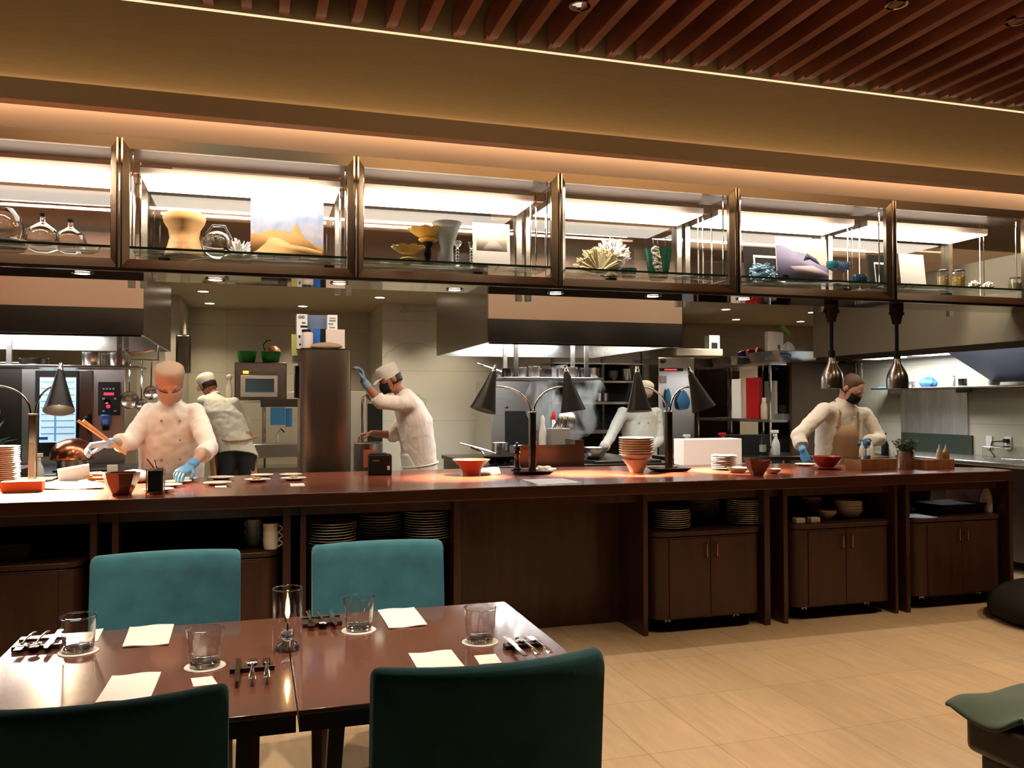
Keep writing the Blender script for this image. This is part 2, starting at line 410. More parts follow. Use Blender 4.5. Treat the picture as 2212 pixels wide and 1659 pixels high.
downlight('ceiling_downlight', 2.19, 9.45, 2.598, L_KITCH, SOFTW, 'kitchen ceiling downlight beside the left side of the central range hood', 'kitchen ceiling downlights')
# light over the pass on the kitchen side, from the soffit downlights
sof = [aZ(x, y, 2.128) for x, y in ((178, 589), (465, 603), (733, 611), (982, 625), (1200, 633), (1410, 639), (1607, 645))]
for i, p in enumerate(sof):
    downlight('soffit_downlight', p.x, p.y, 2.126, L_SOFFIT, (1, .78, .52), 'round halogen spot set in the mirrored underside of the display cabinets, %s from the left' % words[i], 'spots under the display cabinets', 95, .038, 14)
for i, (x, y) in enumerate([(1252, 6), (1937, 3), (2197, 40)]):
    p = aZ(x, y, 3.60)
    o = empty('slat_ceiling_spot', (p.x, p.y, 3.60), ['small round spot between the ceiling slats, nearest the left', 'small round spot between the ceiling slats, above the middle right', 'lit round spot between the ceiling slats at the far right'][i], 'downlight', 'spots in the slat ceiling')
    B().lathe([(.055, 0), (.06, -.02), (.045, -.02), (.04, .02)], (p.x, p.y, 3.60), 24, cap0=False, cap1=False).build('trim_ring', M_chrome, o)
    B().lathe([(.001, 0), (.04, 0)], (p.x, p.y, 3.612), 20, cap0=False, cap1=False).build('lens', emis('spot_lens', SOFTW, 12 if i == 2 else 1.0), o)

# ================= DISPLAY CABINETS =================
CX = [-2.0+1.28*i for i in range(8)]  # left edges; -0.72 .56 1.84 3.12 4.40
CX = [-2.0, -.72, .56, 1.84, 3.12, 4.41, 5.69]
ordn = ['leftmost', 'second', 'third', 'fourth', 'fifth', 'sixth', 'seventh']
M_led = emis('cabinet_diffuser', (1, .93, .80), L_CAB)
SZ = 2.275
M_ctop = mat('cabinet_ceiling_bronze', (.34, .27, .24), .35, .6)
for i in range(6):
    x0, x1 = CX[i]+.004, CX[i+1]-.004
    lab = ['leftmost glass display cabinet, holding a glass cloche and round bottles', 'glass display cabinet with the wooden hourglass vase and desert print', 'glass display cabinet with yellow flower bowls and a triangle print', 'glass display cabinet with white corals and a green ribbed vase', 'glass display cabinet with blue glass, goblets and a dune print', 'rightmost glass display cabinet, holding a blank board and jars'][i]
    o = empty('display_cabinet', ((x0+x1)/2, 5.2, 2.14), lab, 'cabinet', 'hanging display cabinets over the pass')
    # mitred polished frame: outer edge at the front, sloping in
    b = B(); zo0, zo1, zi0, zi1 = 2.145, 2.868, 2.203, 2.815
    O = [V((x0, 5.0, zo0)), V((x1, 5.0, zo0)), V((x1, 5.0, zo1)), V((x0, 5.0, zo1))]
    I = [V((x0+.042, 5.035, zi0)), V((x1-.042, 5.035, zi0)), V((x1-.042, 5.035, zi1)), V((x0+.042, 5.035, zi1))]
    K = [p+V((0, .03, 0)) for p in I]
    n = 0
    for k in range(4):
        j = (k+1) % 4; b.m(1 if k == 2 else 0)
        b.quad(O[k], O[j], I[j], I[k]); b.quad(I[k], I[j], K[j], K[k])
    b.build('front_frame', [M_frame, M_railrefl], o, smooth=20)
    # side rims back to front of shelf
    for xa in (x0, x1-.012): B().box(xa, xa+.012, 5.003, 5.06, zo0, zo1).build('side_frame', M_steelb, o)
    B().box(x0, x1, 5.066, 5.34, 2.822, 2.868).build('top_panel', M_ctop, o)
    B().box(x0, x1, 5.76, 5.80, 2.80, 2.868).build('rear_rail', M_ctop, o)
    # back mullions
    for xx in (x0+.012, x1-.052): B().box(xx, xx+.04, 5.76, 5.80, 2.14, 2.799).build('mullion', M_steel, o)
    # hanging rods
    for k, (xx, yy) in enumerate([(x0+.05, 5.10), (x1-.05, 5.10), (x0+.05, 5.44), (x1-.05, 5.44), (x1-.012, 5.44)]):
        B().tube([(xx, yy, SZ), (xx, yy, 2.86)], .0045, 8).build('rod', M_chrome, o)
    # light diffuser
    B().box(x0+.055, x1-.055, 5.355, 5.745, 2.758, 2.80).build('light_housing', M_ctop, o)
    B().box(x0+.06, x1-.06, 5.36, 5.74, 2.75, 2.7575).build('light_diffuser', M_led, o)
    area('shelf_lamp', ((x0+x1)/2, 5.075, 2.812), 1.05, .012, 9, SOFTW, ((x0+x1)/2, 5.22, 2.4), o)
    # glass shelf with dark front edge
    B().box(x0+.045, x1-.045, 5.046, 5.48, SZ-.012, SZ).build('glass_shelf', M_shelfg, o, smooth=0)
    B().box(x0+.045, x1-.045, 5.042, 5.046, SZ-.013, SZ).build('shelf_edge', M_gedge, o)
    B().box(x0+.02, x1-.02, 5.80, 5.806, 2.2, 2.86).build('back_pane', M_glass, o)
# mirrored soffit panel under the cabinets
b = B().box(-2.0, 6.9, 5.02, 5.36, 2.128, 2.142)
struct('trim_%d' % sid, b, M_mirror, smooth=10); sid += 1
struct('trim_%d' % sid, B().box(-2.0, 6.9, 4.985, 5.02, 2.128, 2.146), M_frame); sid += 1
# light pelmet along the soffit's inner edge carrying the box brackets
for k in range(9):
    x = -1.5+k*.95
    struct('trim_%d' % sid, B().box(x, x+.06, 5.30, 5.36, 2.142, 2.262), M_blackm); sid += 1

# ================= COUNTER =================
HC = .93
back = [aZ(x, y, HC) for x, y in ((400, 1028), (700, 1018), (1000, 1011), (1300, 1006), (1690, 1001))]
poly = [(-3.2, 4.6), (4.95, 4.6), (5.08, 4.66), (5.08, 4.90), (4.78, 5.08), (4.0, 5.70), (3.2, 5.84), (2.5, 5.90), (1.4, 6.0), (.4, 6.0), (-.3, 5.86), (-.55, 5.80), (-3.2, 5.80)]
b = B().prism(poly, HC-.07, HC)
c = b.build('counter_top', [M_cherry, M_edge], None, bevel=.006)
for p in c.data.polygons: p.material_index = 0 if abs(p.normal.z) > .5 else 1
tag(c, 'long polished cherry-red wooden pass counter below the display cabinets', 'counter')
recentre(c)
# kitchen-side body and dividers under the counter
struct('wall_counter_core', B().box(-3.2, 4.9, 5.22, 5.30, 0, HC-.071), M_blackm)
posts = [(-.79, -.76), (-.69, -.66), (.14, .18), (.23, .26), (1.07, 1.11), (2.24, 2.27), (3.08, 3.12), (3.22, 3.25), (4.08, 4.10), (4.17, 4.20), (5.05, 5.08)]
for k, (a, bb) in enumerate(posts):
    struct('trim_%d' % sid, B().box(a, bb, 4.66, 5.22, 0, HC-.071), M_mahog); sid += 1
struct('wall_counter_panel', B().box(1.11, 2.24, 5.02, 5.08, 0, HC-.071), M_mahog)
struct('trim_%d' % sid, B().box(-3.2, 5.0, 4.72, 4.76, HC-.13, HC-.071), M_mahog); sid += 1
# mobile carts in the bays
CT = .62
def cart(x0, x1, y0, y1, label, doors=True, castor=True):
    o = empty('plate_cart', ((x0+x1)/2, (y0+y1)/2, 0), label, 'cart', 'wooden carts parked under the counter')
    def outline(g):
        r = .10; pts = []
        for a in range(0, 91, 15): pts.append((x0-g+r-r*cos(radians(a)), y0-g+r-r*sin(radians(a))))
        for a in range(0, 91, 15): pts.append((x1+g-r+r*sin(radians(a)), y0-g+r-r*cos(radians(a))))
        return pts+[(x1+g, y1), (x0-g, y1)]
    B().prism(outline(0), .09, CT-.035).build('body', M_cartw, o, bevel=.003)
    B().prism(outline(.006), CT-.03, CT).build('top', M_cartw, o, bevel=.006)
    xm = (x0+x1)/2
    if doors:
        for s_, a, e in ((-1, x0+.10, xm-.002), (1, xm+.002, x1-.10)):
            d = B().box(a, e, y0-.008, y0+.004, .10, CT-.045).build('door', M_cartw, o, bevel=.002)
            hx = xm+s_*.035
            B().tube([(hx, y0-.008, .46), (hx, y0-.03, .465), (hx, y0-.03, .54), (hx, y0-.008, .545)], .005, 8).build('handle', M_steelb, d)
    if castor:
        for cx_, cy_ in ((x0+.14, y0+.12), (x1-.14, y0+.12), (x0+.14, y1-.1), (x1-.14, y1-.1)):
            cs = B().box(cx_-.018, cx_+.018, cy_-.02, cy_+.02, .05, .092).build('castor', M_chrome, o)
            B().lathe([(.028, -.012), (.034, -.006), (.034, .006), (.028, .012)], (cx_, cy_, .034), 20, basis((1, 0, 0), (0, 1, 0))).build('wheel', M_blackm, cs)
    return o
cart(-1.75, -.83, 4.66, 5.18, 'wooden cart under the left end of the counter, a black bin on it')
cart(-.63, .12, 4.68, 5.18, 'wooden cart behind the left teal chair, stacked mugs on it')
cart(.28, 1.04, 4.68, 5.18, 'wooden cart behind the second teal chair with three plate stacks')
cart(2.30, 3.06, 4.64, 5.18, 'wooden two-door cart right of the plain panel with three plate stacks')
cart(3.30, 4.07, 4.66, 5.18, 'wooden two-door cart carrying bowls, second from the right')
cart(4.26, 5.03, 4.68, 5.18, 'wooden two-door cart at the right end of the counter with a spray bottle')
# ================= DINING FOREGROUND =================
TZ = .705
def dtable(x0, x1, y0, y1, legs, label):
    o = empty('dining_table', ((x0+x1)/2, (y0+y1)/2, 0), label, 'table', 'walnut tables pushed together')
    B().box(x0, x1, y0, y1, TZ-.012, TZ).build('tabletop', M_table, o, bevel=.002)
    B().box(x0+.002, x1-.002, y0+.002, y1-.002, TZ-.05, TZ-.0125).build('apron', M_tabed, o)
    for lx, ly, dx in legs:
        B().loft([(V((lx, ly, TZ-.05)), V((.019, 0, 0)), V((0, .019, 0))), (V((lx+dx*.6, ly, .35)), V((.016, 0, 0)), V((0, .016, 0))), (V((lx+dx, ly, 0)), V((.011, 0, 0)), V((0, .011, 0)))], 8, 1).build('leg', M_leg, o)
    return o
dtable(-.672, .0925, 1.992, 2.868, [(-.58, 2.08, -.01), (-.02, 2.08, -.02), (-.58, 2.78, 0), (.0, 2.78, 0)], 'left walnut table top section with the candle at its right edge')
dtable(.0955, .842, 1.992, 2.868, [(.19, 2.08, -.035), (.75, 2.08, .01), (.19, 2.78, 0), (.75, 2.78, 0)], 'right walnut table top section ending beside the open floor')
def make_chair(label):
    o = empty('dining_chair', (0, 0, 0), label, 'chair', 'teal upholstered dining chairs')
    # backrest: curved slab behind the sitter (local +y)
    W, SG = .252, .058
    def P(u, h, side):
        x = (u*2-1)*W; yb = .235+SG*(1-(abs(u*2-1))**2)+.05*(h-.30)/.56
        return V((x, yb+side*.028, h))
    b = B(); nu, nh = 16, 10; z0, z1 = .36, .862; rings = []
    outl = []
    # closed cross-section ring at each u: front and back edge with rounded top
    US = [0, .004, .011, .022, .038, .052]+[.1+.8*i/12 for i in range(13)]+[.948, .962, .978, .989, .996, 1]
    for u in US:
        e = min(u, 1-u)*2*W; dr = max(0, .018-e); top = z1-(.018-math.sqrt(max(0, .018**2-dr**2)))
        r = []
        for k in range(nh+1): r.append(P(u, z0+(top-.02-z0)*k/nh, -1))
        r += [P(u, top-.006, -.75), P(u, top, -.3), P(u, top, .3), P(u, top-.006, .75)]
        for k in range(nh, -1, -1): r.append(P(u, z0+(top-.02-z0)*k/nh, 1))
        i0 = len(b.v); b.v += r; rings.append(list(range(i0, i0+len(r))))
    b.skin(rings); b.build('backrest', M_teal, o, bevel=.006, smooth=45)
    s = B().prism([(-.235, -.22), (.235, -.22), (.248, .20), (.20, .255), (-.20, .255), (-.248, .20)], .375, .455)
    s.build('seat', M_teal, o, bevel=.022, seg=4)
    for sx in (-1, 1):
        B().loft([(V((sx*.205, -.19, .378)), V((.022, 0, 0)), V((0, .022, 0))), (V((sx*.205, -.195, 0)), V((.014, 0, 0)), V((0, .014, 0)))], 8, 1).build('leg', M_leg, o)
        B().loft([(V((sx*.205, .215, .378)), V((.022, 0, 0)), V((0, .022, 0))), (V((sx*.215, .27, 0)), V((.014, 0, 0)), V((0, .016, 0)))], 8, 1).build('leg', M_leg, o)
    return o
ch = make_chair('teal dining chair on the far side of the table, the left one')
ch.location = (-.304, 3.02, 0)
clone(ch, (.458, 3.02, 0), 0, 'teal dining chair on the far side of the table, in front of plate stacks')
clone(ch, (-.300, 2.02, 0), pi, 'dark-backed teal chair at the near left, its back to the viewer')
clone(ch, (.481, 2.03, 0), pi, 'dark-backed teal chair at the near middle, its back to the viewer')

# tumblers
def tumbler():
    b = B(); n = 40
    H = .098
    out = [(.0385, 0), (.0395, .004), (.0415, .03), (.0445, .065), (.0475, H), (.0462, H+.001), (.0430, .066), (.0392, .024), (.034, .019), (.001, .018)]
    rs = []
    for q, (r, z) in enumerate(out):
        i0 = len(b.v)
        for k in range(n):
            a = 2*pi*k/n; f = 1
            if 1 <= q <= 3: f = 1+.018*cos(10*a)
            b.v.append(V((r*f*cos(a), r*f*sin(a), z)))
        rs.append(list(range(i0, i0+n)))
    b.skin(rs, True, True); return b
tg = [(169, 1408, 'faceted water glass on the left table by the far-left cutlery rest'), (443, 1440, 'faceted water glass nearest the viewer on the left table'), (775, 1362, 'faceted water glass between the candle and the far napkin'), (1037, 1387, 'faceted water glass nearest the right end of the table')]
t0 = None
for i, (x, y, l) in enumerate(tg):
    p = aZ(x, y, TZ)
    c = B().lathe([(.052, 0), (.053, .0008), (.052, .0022), (.001, .0022)], (0, 0, 0), 40, fl=.006, fn=24)
    c = tag(c.build('coaster', M_paper), ['round white paper coaster under the far-left water glass', 'round white paper coaster under the near-left water glass', 'round white paper coaster under the glass behind the candle', 'round white paper coaster under the rightmost water glass'][i], 'coaster', 'paper coasters'); c.location = (p.x, p.y, TZ+.0004)
    if t0 is None:
        t0 = empty('water_glass', (0, 0, 0), l, 'glass', 'water tumblers on the table')
        tumbler().build('cup', pane('tumbler_glass', refl=2.0), t0, smooth=50)
        B().lathe([(.036, .0005), (.0375, .003), (.0378, .012), (.034, .0165), (.001, .0165)], (0, 0, 0), 20).build('base', M_rglass, t0, smooth=20)
        B().lathe([(.0458, .0955), (.0482, .0955), (.0482, .0995), (.0458, .0995), (.0458, .0955)], (0, 0, 0), 40, cap0=False, cap1=False).build('rim', M_rglass, t0)
        t0.location = (p.x, p.y, TZ+.0028)
    else: clone(t0, (p.x, p.y, TZ+.0028), .4*i, l)
# napkins and cards
def flat(name, px, z, th, m, label, cat, group=None, wav=.0015):
    P = [aZ(x, y, z) for x, y in px]
    def fn(u, v):
        a = P[0].lerp(P[1], u); b_ = P[3].lerp(P[2], u); q = a.lerp(b_, v); q.z = z+wav*(1+sin(7*u+3*v+px[0][0]))*(1 if wav else 0)+th; return q
    b = B().grid(fn, 8, 8)
    i0 = len(b.v)
    b2 = B().grid(lambda u, v: fn(u, v)-V((0, 0, th)), 8, 8)
    b.v += b2.v; b.f += [tuple(reversed([i+i0 for i in f])) for f in b2.f]; b.mi += b2.mi
    n = 9
    ed = [(i, i+1) for i in range(8)]+[(i*n+8, (i+1)*n+8) for i in range(8)]+[(72+i+1, 72+i) for i in range(8)]+[((i+1)*n, i*n) for i in range(8)]
    for a, c in ed: b._f((c, a, a+i0, c+i0))
    return single(name, b, m, label, cat, group)
flat('napkin', [(280, 1357), (376, 1350), (364, 1394), (264, 1400)], TZ, .003, M_paper, 'square white paper napkin in front of the left far chair', 'napkin', 'paper napkins on the table')
flat('napkin', [(816, 1320), (894, 1314), (923, 1352), (840, 1360)], TZ, .003, M_paper, 'square white paper napkin in front of the far right chair', 'napkin', 'paper napkins on the table')
flat('napkin', [(242, 1463), (348, 1454), (325, 1512), (205, 1522)], TZ, .003, M_paper, 'white paper napkin partly hidden by the near left chair', 'napkin', 'paper napkins on the table')
flat('napkin', [(882, 1415), (975, 1407), (1008, 1447), (908, 1456)], TZ, .003, M_paper, 'white paper napkin partly hidden by the near middle chair', 'napkin', 'paper napkins on the table')
flat('place_card', [(1024, 1417), (1070, 1413), (1084, 1432), (1036, 1436)], TZ, .001, M_paper, 'small white card beside the near-right napkin', 'card', 'small white cards on the table', 0)
flat('place_card', [(412, 1466), (458, 1461), (470, 1478), (418, 1484)], TZ, .001, M_paper, 'small white card in front of the near-left glass', 'card', 'small white cards on the table', 0)
flat('place_card', [(206, 1360), (224, 1358), (210, 1385), (190, 1387)], TZ, .001, M_paper, 'small white card behind the far-left water glass', 'card', 'small white cards on the table', 0)
# cutlery
def knife():
    b = B(); b.prism([(-.007, 0), (.007, 0), (.006, .09), (.010, .10), (.010, .17), (.004, .195), (-.006, .20), (-.006, .10)], -.0015, .0015)
    return b
def utensil(kind):
    b = B(); W = [(.0085, 0), (.0085, .01), (.006, .05), (.0035, .10), (.003, .13), (.006, .137)]
    b.skin([b.ring(V((0, y, .001+.004*sin(pi*min(1, y/.14)))), V((w_, 0, 0)), V((0, 0, .0015)), 8) for w_, y in W])
    if kind == 'fork':
        b.box(-.010, .010, .135, .152, -.002, .0005)
        for k in range(4): b.box(-.010+.0053*k, -.0065+.0053*k, .152, .19, -.003+.0, -.001)
    else:
        b.ell((0, .158, .0), (.0165, .026, .004), None, 14, 7)
    return b
proto = {}
sets = [((85, 1396), pi, 'far-left rest'), ((694, 1346), pi, 'rest beside the candle'), ((545, 1448), 0, 'rest at the near edge of the left table'), ((1130, 1398), 0, 'rest at the right end of the table')]
for si, ((x, y), rz, where) in enumerate(sets):
    p = aZ(x, y, TZ)
    b = B().box(-.056, .056, -.016, .016, 0, .012) if rz == 0 else B().box(-.062, .062, -.045, .045, 0, .008).box(-.062, .062, -.045, -.035, .008, .013).box(-.062, .062, .035, .045, .008, .013)
    o = tag(b.build('cutlery_rest', M_tabed, bevel=.002), 'dark wooden cutlery %s' % where, 'cutlery rest', 'dark cutlery rests'); o.location = (p.x, p.y, TZ+.0005)
    s_ = 1 if rz == 0 else -1
    for kind, dx in (('knife', -.036), ('spoon', 0), ('fork', .036)):
        lab = 'steel %s lying on the dark %s' % (kind, where)
        zz = TZ+.0145+.0035
        if kind not in proto:
            proto[kind] = tag((knife() if kind == 'knife' else utensil(kind)).build(kind, M_chrome, smooth=40, bevel=0), lab, kind, 'cutlery on the table'); u = proto[kind]
        else: u = clone(proto[kind], (0, 0, 0), 0, lab)
        u.location = (p.x+dx*s_, p.y-s_*(.135 if s_ > 0 else .10), zz); u.rotation_euler = (-.012 if rz == 0 else 0, 0, rz)
# hurricane candle
p = aZ(621, 1402, TZ); cx_, cy_ = p.x, p.y
o = empty('oil_candle', (cx_, cy_, TZ), 'glass oil candle with a flame, standing at the seam of the tables', 'candle')
B().lathe([(.0415, 0), (.0415, .172), (.0400, .172), (.0400, .003), (.001, .003)], (cx_, cy_, TZ+.0005), 40, cap0=True, cap1=False).build('glass_cylinder', M_glass, o, smooth=50)
B().lathe([(.0408, .170), (.0420, .171), (.0420, .1735), (.0408, .1735)], (cx_, cy_, TZ), 40, cap0=False, cap1=False).build('rim', M_rglass, o)
B().ell((cx_, cy_, TZ+.042), (.0205, .0205, .020), None, 24, 14).lathe([(.006, .058), (.006, .072), (.008, .074)], (cx_, cy_, TZ), 16).build('oil_bulb', mat('blue_lamp_glass', (.75, .9, .95), 0, trans=1, ior=1.4), o)
B().lathe([(.034, .0), (.030, .012), (.014, .022), (.006, .022)], (cx_, cy_, TZ+.002), 28, cap0=False, cap1=False).build('stand', M_rglass, o)
B().tube([(cx_, cy_, TZ+.05), (cx_, cy_, TZ+.088)], .0022, 8).build('wick', M_white, o)
B().lathe([(.001, .086), (.0045, .092), (.0068, .102), (.0055, .116), (.0028, .130), (.0012, .142), (.0004, .150)], (cx_, cy_, TZ), 14).build('flame', emis('candle_flame', (1, .62, .25), 30), o)
#light('POINT', 'flame_light', (cx_, cy_, TZ+.135), 1.3, (1, .58, .25), parent=o, shadow_soft_size=.012)

M_standw = mat('stand_dark_wood', (.030, .014, .008), .45)
# towel-covered wooden stand at the lower right
o = empty('side_stand', (2.06, 1.46, 0), 'dark wooden side stand at the bottom right corner', 'stand')
R = Matrix.Translation((2.06, 1.455, .035)) @ Matrix.Rotation(radians(1), 4, 'Z')
B().box(-.36, .36, -.30, .26, .50, .60, R).build('rim', M_standw, o, bevel=.02, seg=4)
B().box(-.335, .335, -.275, .235, -.034, .50, R).build('body', M_standw, o, bevel=.01)
def tw(u, v):
    x = -.378+u*.78; y = .29-v*.57
    z = .632+.006*sin(9*x+5*y)
    if u < .16: e_ = 1-u/.16; z += e_*(.016*sin(17*v+1)-.016); x -= .022*e_*sin(11*v+.6); y += .012*e_*sin(23*v)
    if v < .08: z -= .012*(1-v/.08)**2
    z += .004*sin(31*x)*sin(27*y)
    drop = max(0, .012+(.0-(x+.36))) if x < -.36 else 0
    z -= drop*.3
    if v > .55 and u < .5: z += .01*sin(20*x)
    q = R @ V((x, y, z)); return q
m_tow = bpy.data.materials.new('patterned_towel'); m_tow.use_nodes = True; nt = m_tow.node_tree; bb = nt.nodes['Principled BSDF']; bb.inputs['Roughness'].default_value = .95
tc = nt.nodes.new('ShaderNodeTexCoord'); mp = nt.nodes.new('ShaderNodeMapping'); mp.inputs['Rotation'].default_value = (0, 0, .8); vo = nt.nodes.new('ShaderNodeTexChecker'); vo.inputs['Scale'].default_value = 16
vo.inputs['Color1'].default_value = (.34, .36, .27, 1); vo.inputs['Color2'].default_value = (.02, .075, .055, 1)
sx = nt.nodes.new('ShaderNodeSeparateXYZ'); gt = nt.nodes.new('ShaderNodeMath'); gt.operation = 'LESS_THAN'; gt.inputs[1].default_value = .10; mx = nt.nodes.new('ShaderNodeMix'); mx.data_type = 'RGBA'; mx.inputs[6].default_value = (.115, .165, .15, 1)
nt.links.new(tc.outputs['Object'], mp.inputs[0]); nt.links.new(mp.outputs[0], vo.inputs[0]); nt.links.new(tc.outputs['Object'], sx.inputs[0]); nt.links.new(sx.outputs[1], gt.inputs[0]); nt.links.new(gt.outputs[0], mx.inputs[0]); nt.links.new(vo.outputs[0], mx.inputs[7]); nt.links.new(mx.outputs[2], bb.inputs['Base Color'])
tb = B().grid(tw, 40, 30)
single('towel', tb, m_tow, 'grey-green towel with a green and white pattern lying on the wooden stand', 'towel', solid=.015, sub=1)
# dark low pouf at the right edge
B_ = B().lathe([(.40, 0), (.46, .03), (.475, .09), (.44, .17), (.34, .225), (.18, .25), (.001, .255)], (0, 0, 0), 48)
o = empty('pouf', (4.97, 4.14, 0), 'low dark rounded pouf on the tiles at the right edge', 'pouf')
B_.v = [v+V((4.97, 4.14, .001)) for v in B_.v]; B_.build('cushion', M_blackm, o, sub=1)
B().lathe([(.20, .252), (.18, .262), (.001, .266)], (4.97, 4.14, 0), 32).build('seat_pad', M_teal, o)

# ================= CROCKERY IN THE BAYS =================
def plate_b(r=.135):
    return B().lathe([(r*.55, 0), (r*.60, .002), (r*.62, .004), (r*.95, .011), (r, .0135), (r*.99, .0155), (r*.94, .0135), (r*.60, .0065), (.001, .0055)], (0, 0, 0), 40)
M_cplate = mat('cream_stoneware', (.80, .74, .62), .3, coat=.3)
plate0 = None
def stack(base, r, n, pitch, where, group, name='plate', proto_b=None, m=M_cplate, cat='plate', desc='white round'):
    p0 = None
    for k in range(n):
        top = k == n-1
        lab = ('topmost %s of the %s' % (cat, where)) if top else ('%s in the %s, under its top one' % (cat, where))
        jx, jy = random.uniform(-.003, .003), random.uniform(-.003, .003)
        loc = (base.x+jx, base.y+jy, base.z+.0008+k*pitch)
        if p0 is None: p0 = tag((proto_b or plate_b(r)).build(name, m, smooth=40), lab, cat, group); p0.location = loc
        else: clone(p0, loc, random.uniform(0, 6), lab)
def bY(x, Y, z=CT):
    q = aY(x, 1100, Y); return V((q.x, q.y, z))
stack(bY(717, 4.84), .138, 8, .0155, 'left stack behind the second teal chair', 'plates on the carts')
stack(bY(820, 4.98), .128, 9, .0150, 'middle stack behind the second teal chair', 'plates on the carts')
stack(bY(922, 4.86), .136, 11, .0148, 'right stack behind the second teal chair', 'plates on the carts')
stack(bY(1450, 4.80), .118, 9, .0135, 'left stack on the cart beside the plain panel', 'plates on the carts')
stack(bY(1517, 5.06), .120, 11, .0135, 'rear stack on the cart beside the plain panel', 'plates on the carts')
stack(bY(1608, 4.84), .122, 12, .0130, 'right stack on the cart beside the plain panel', 'plates on the carts')
def bowl_b(r, h, t=.004, foot=.45):
    if h >= .045 and r < .1 and foot:
        return B().lathe([(r*foot*.8, 0), (r*foot*.85, .003), (r*.9, h*.8), (r, h), (r-.003, h), (r*.9-.004, h*.8+.001), (r*foot*.7, .006), (.001, .006)], (0, 0, 0), 36)
    pr = [(r*foot, 0), (r*foot, .004)]+[(r*(foot+(1-foot)*sin(a)), .004+(h-.004)*(1-cos(a))) for a in [radians(q) for q in (15, 30, 45, 60, 75, 90)]]
    inn = [((r-t)*(foot+(1-foot)*sin(a)), .004+t+(h-.004-t)*(1-cos(a))) for a in [radians(q) for q in (90, 75, 60, 45, 30, 10)]]
    return B().lathe(pr+inn+[(.001, .004+t)], (0, 0, 0), 36)
stack(bY(1753, 5.06), .07, 7, .013, 'rear bowl stack on the bowl cart', 'bowls on the cart', 'bowl', bowl_b(.072, .05), cat='bowl')
stack(bY(1832, 4.86), .09, 9, .0095, 'tall right bowl stack on the bowl cart', 'bowls on the cart', 'bowl', bowl_b(.094, .045, foot=.8), cat='bowl')
stack(bY(1786, 4.82), .06, 3, .011, 'short front bowl stack on the bowl cart', 'bowls on the cart', 'bowl', bowl_b(.066, .045), cat='bowl')
for x, l in ((1725, 'left'), (1757, 'right')):
    q = bY(x, 4.74); single('sugar_box', B().cbox((q.x, q.y, CT+.018), (.07, .05, .034)), M_cplate, 'small dark-topped white box on the bowl cart, the %s one' % l, 'box', 'small boxes on the bowl cart', bevel=.003)
# mugs
def mug_b():
    b = B().lathe([(.030, 0), (.036, .004), (.040, .03), (.041, .062), (.039, .062), (.037, .03), (.033, .008), (.001, .007)], (0, 0, 0), 28)
    return b
def mugs(base, n, where, rz=0):
    for k in range(n):
        loc = (base.x, base.y, CT+.001+k*.040)
        o = empty('mug', loc, '%s white mug of the %s' % (['lowest', 'second', 'topmost'][k] if n == 3 else 'stacked', where), 'mug', 'mugs on the cart')
        B2 = mug_b(); B2.v = [v+V(loc) for v in B2.v]; B2.build('body', M_cplate, o)
        pts = [V(loc)+V((cos(rz)*(.039+.022*sin(pi*t)), sin(rz)*(.039+.022*sin(pi*t)), .014+.036*t)) for t in [i/8 for i in range(9)]]
        B().tube(pts, .0045, 8).build('handle', M_cplate, o)
mugs(bY(585, 4.74), 3, 'front mug stack beside the left teal chair', -.1)
mugs(bY(551, 4.92), 3, 'rear shaded mug stack beside the left teal chair', 2.6)
q = bY(10, 4.84); single('storage_bin', B().loft([(V((q.x, q.y, CT+.001)), V((.13, 0, 0)), V((0, .10, 0))), (V((q.x, q.y, CT+.09)), V((.145, 0, 0)), V((0, .115, 0)))], 8, 1), M_blackm, 'black plastic bin on the leftmost cart', 'bin')
q = bY(2050, 4.9); single('tray', B().loft([(V((q.x, q.y, CT+.001)), V((.18, 0, 0)), V((0, .12, 0))), (V((q.x, q.y, CT+.07)), V((.20, 0, 0)), V((0, .14, 0)))], 8, 1), M_blackm, 'black plastic tub on the rightmost cart', 'tub')
def spray(loc, label, m_body, m_head, group='spray bottles', h=.24, sc=1.0):
    o = empty('spray_bottle', loc, label, 'spray bottle', group); L = V(loc)
    B().lathe([(.034, 0), (.038, .01), (.038, .09), (.030, .125), (.016, .155), (.013, .175)], L, 24).build('bottle', m_body, o)
    b = B().lathe([(.015, .170), (.015, .19), (.010, .195)], L, 18)
    b.cbox(L+V((-.008, 0, .215)), (.070, .022, .030)); b.cbox(L+V((-.048, 0, .218)), (.016, .014, .016)); b.cbox(L+V((-.024, 0, .19)), (.008, .012, .04)); b.build('trigger_head', m_head, o, bevel=.003)
    o.scale = (sc,)*3; return o
q = bY(2131, 4.80); spray((q.x, q.y, CT+.001), 'pale spray bottle with a red-brown trigger on the rightmost cart', mat('pale_pink_plastic', (.5, .40, .42), .4), mat('rust_plastic', (.4, .12, .05), .4), sc=1.05)
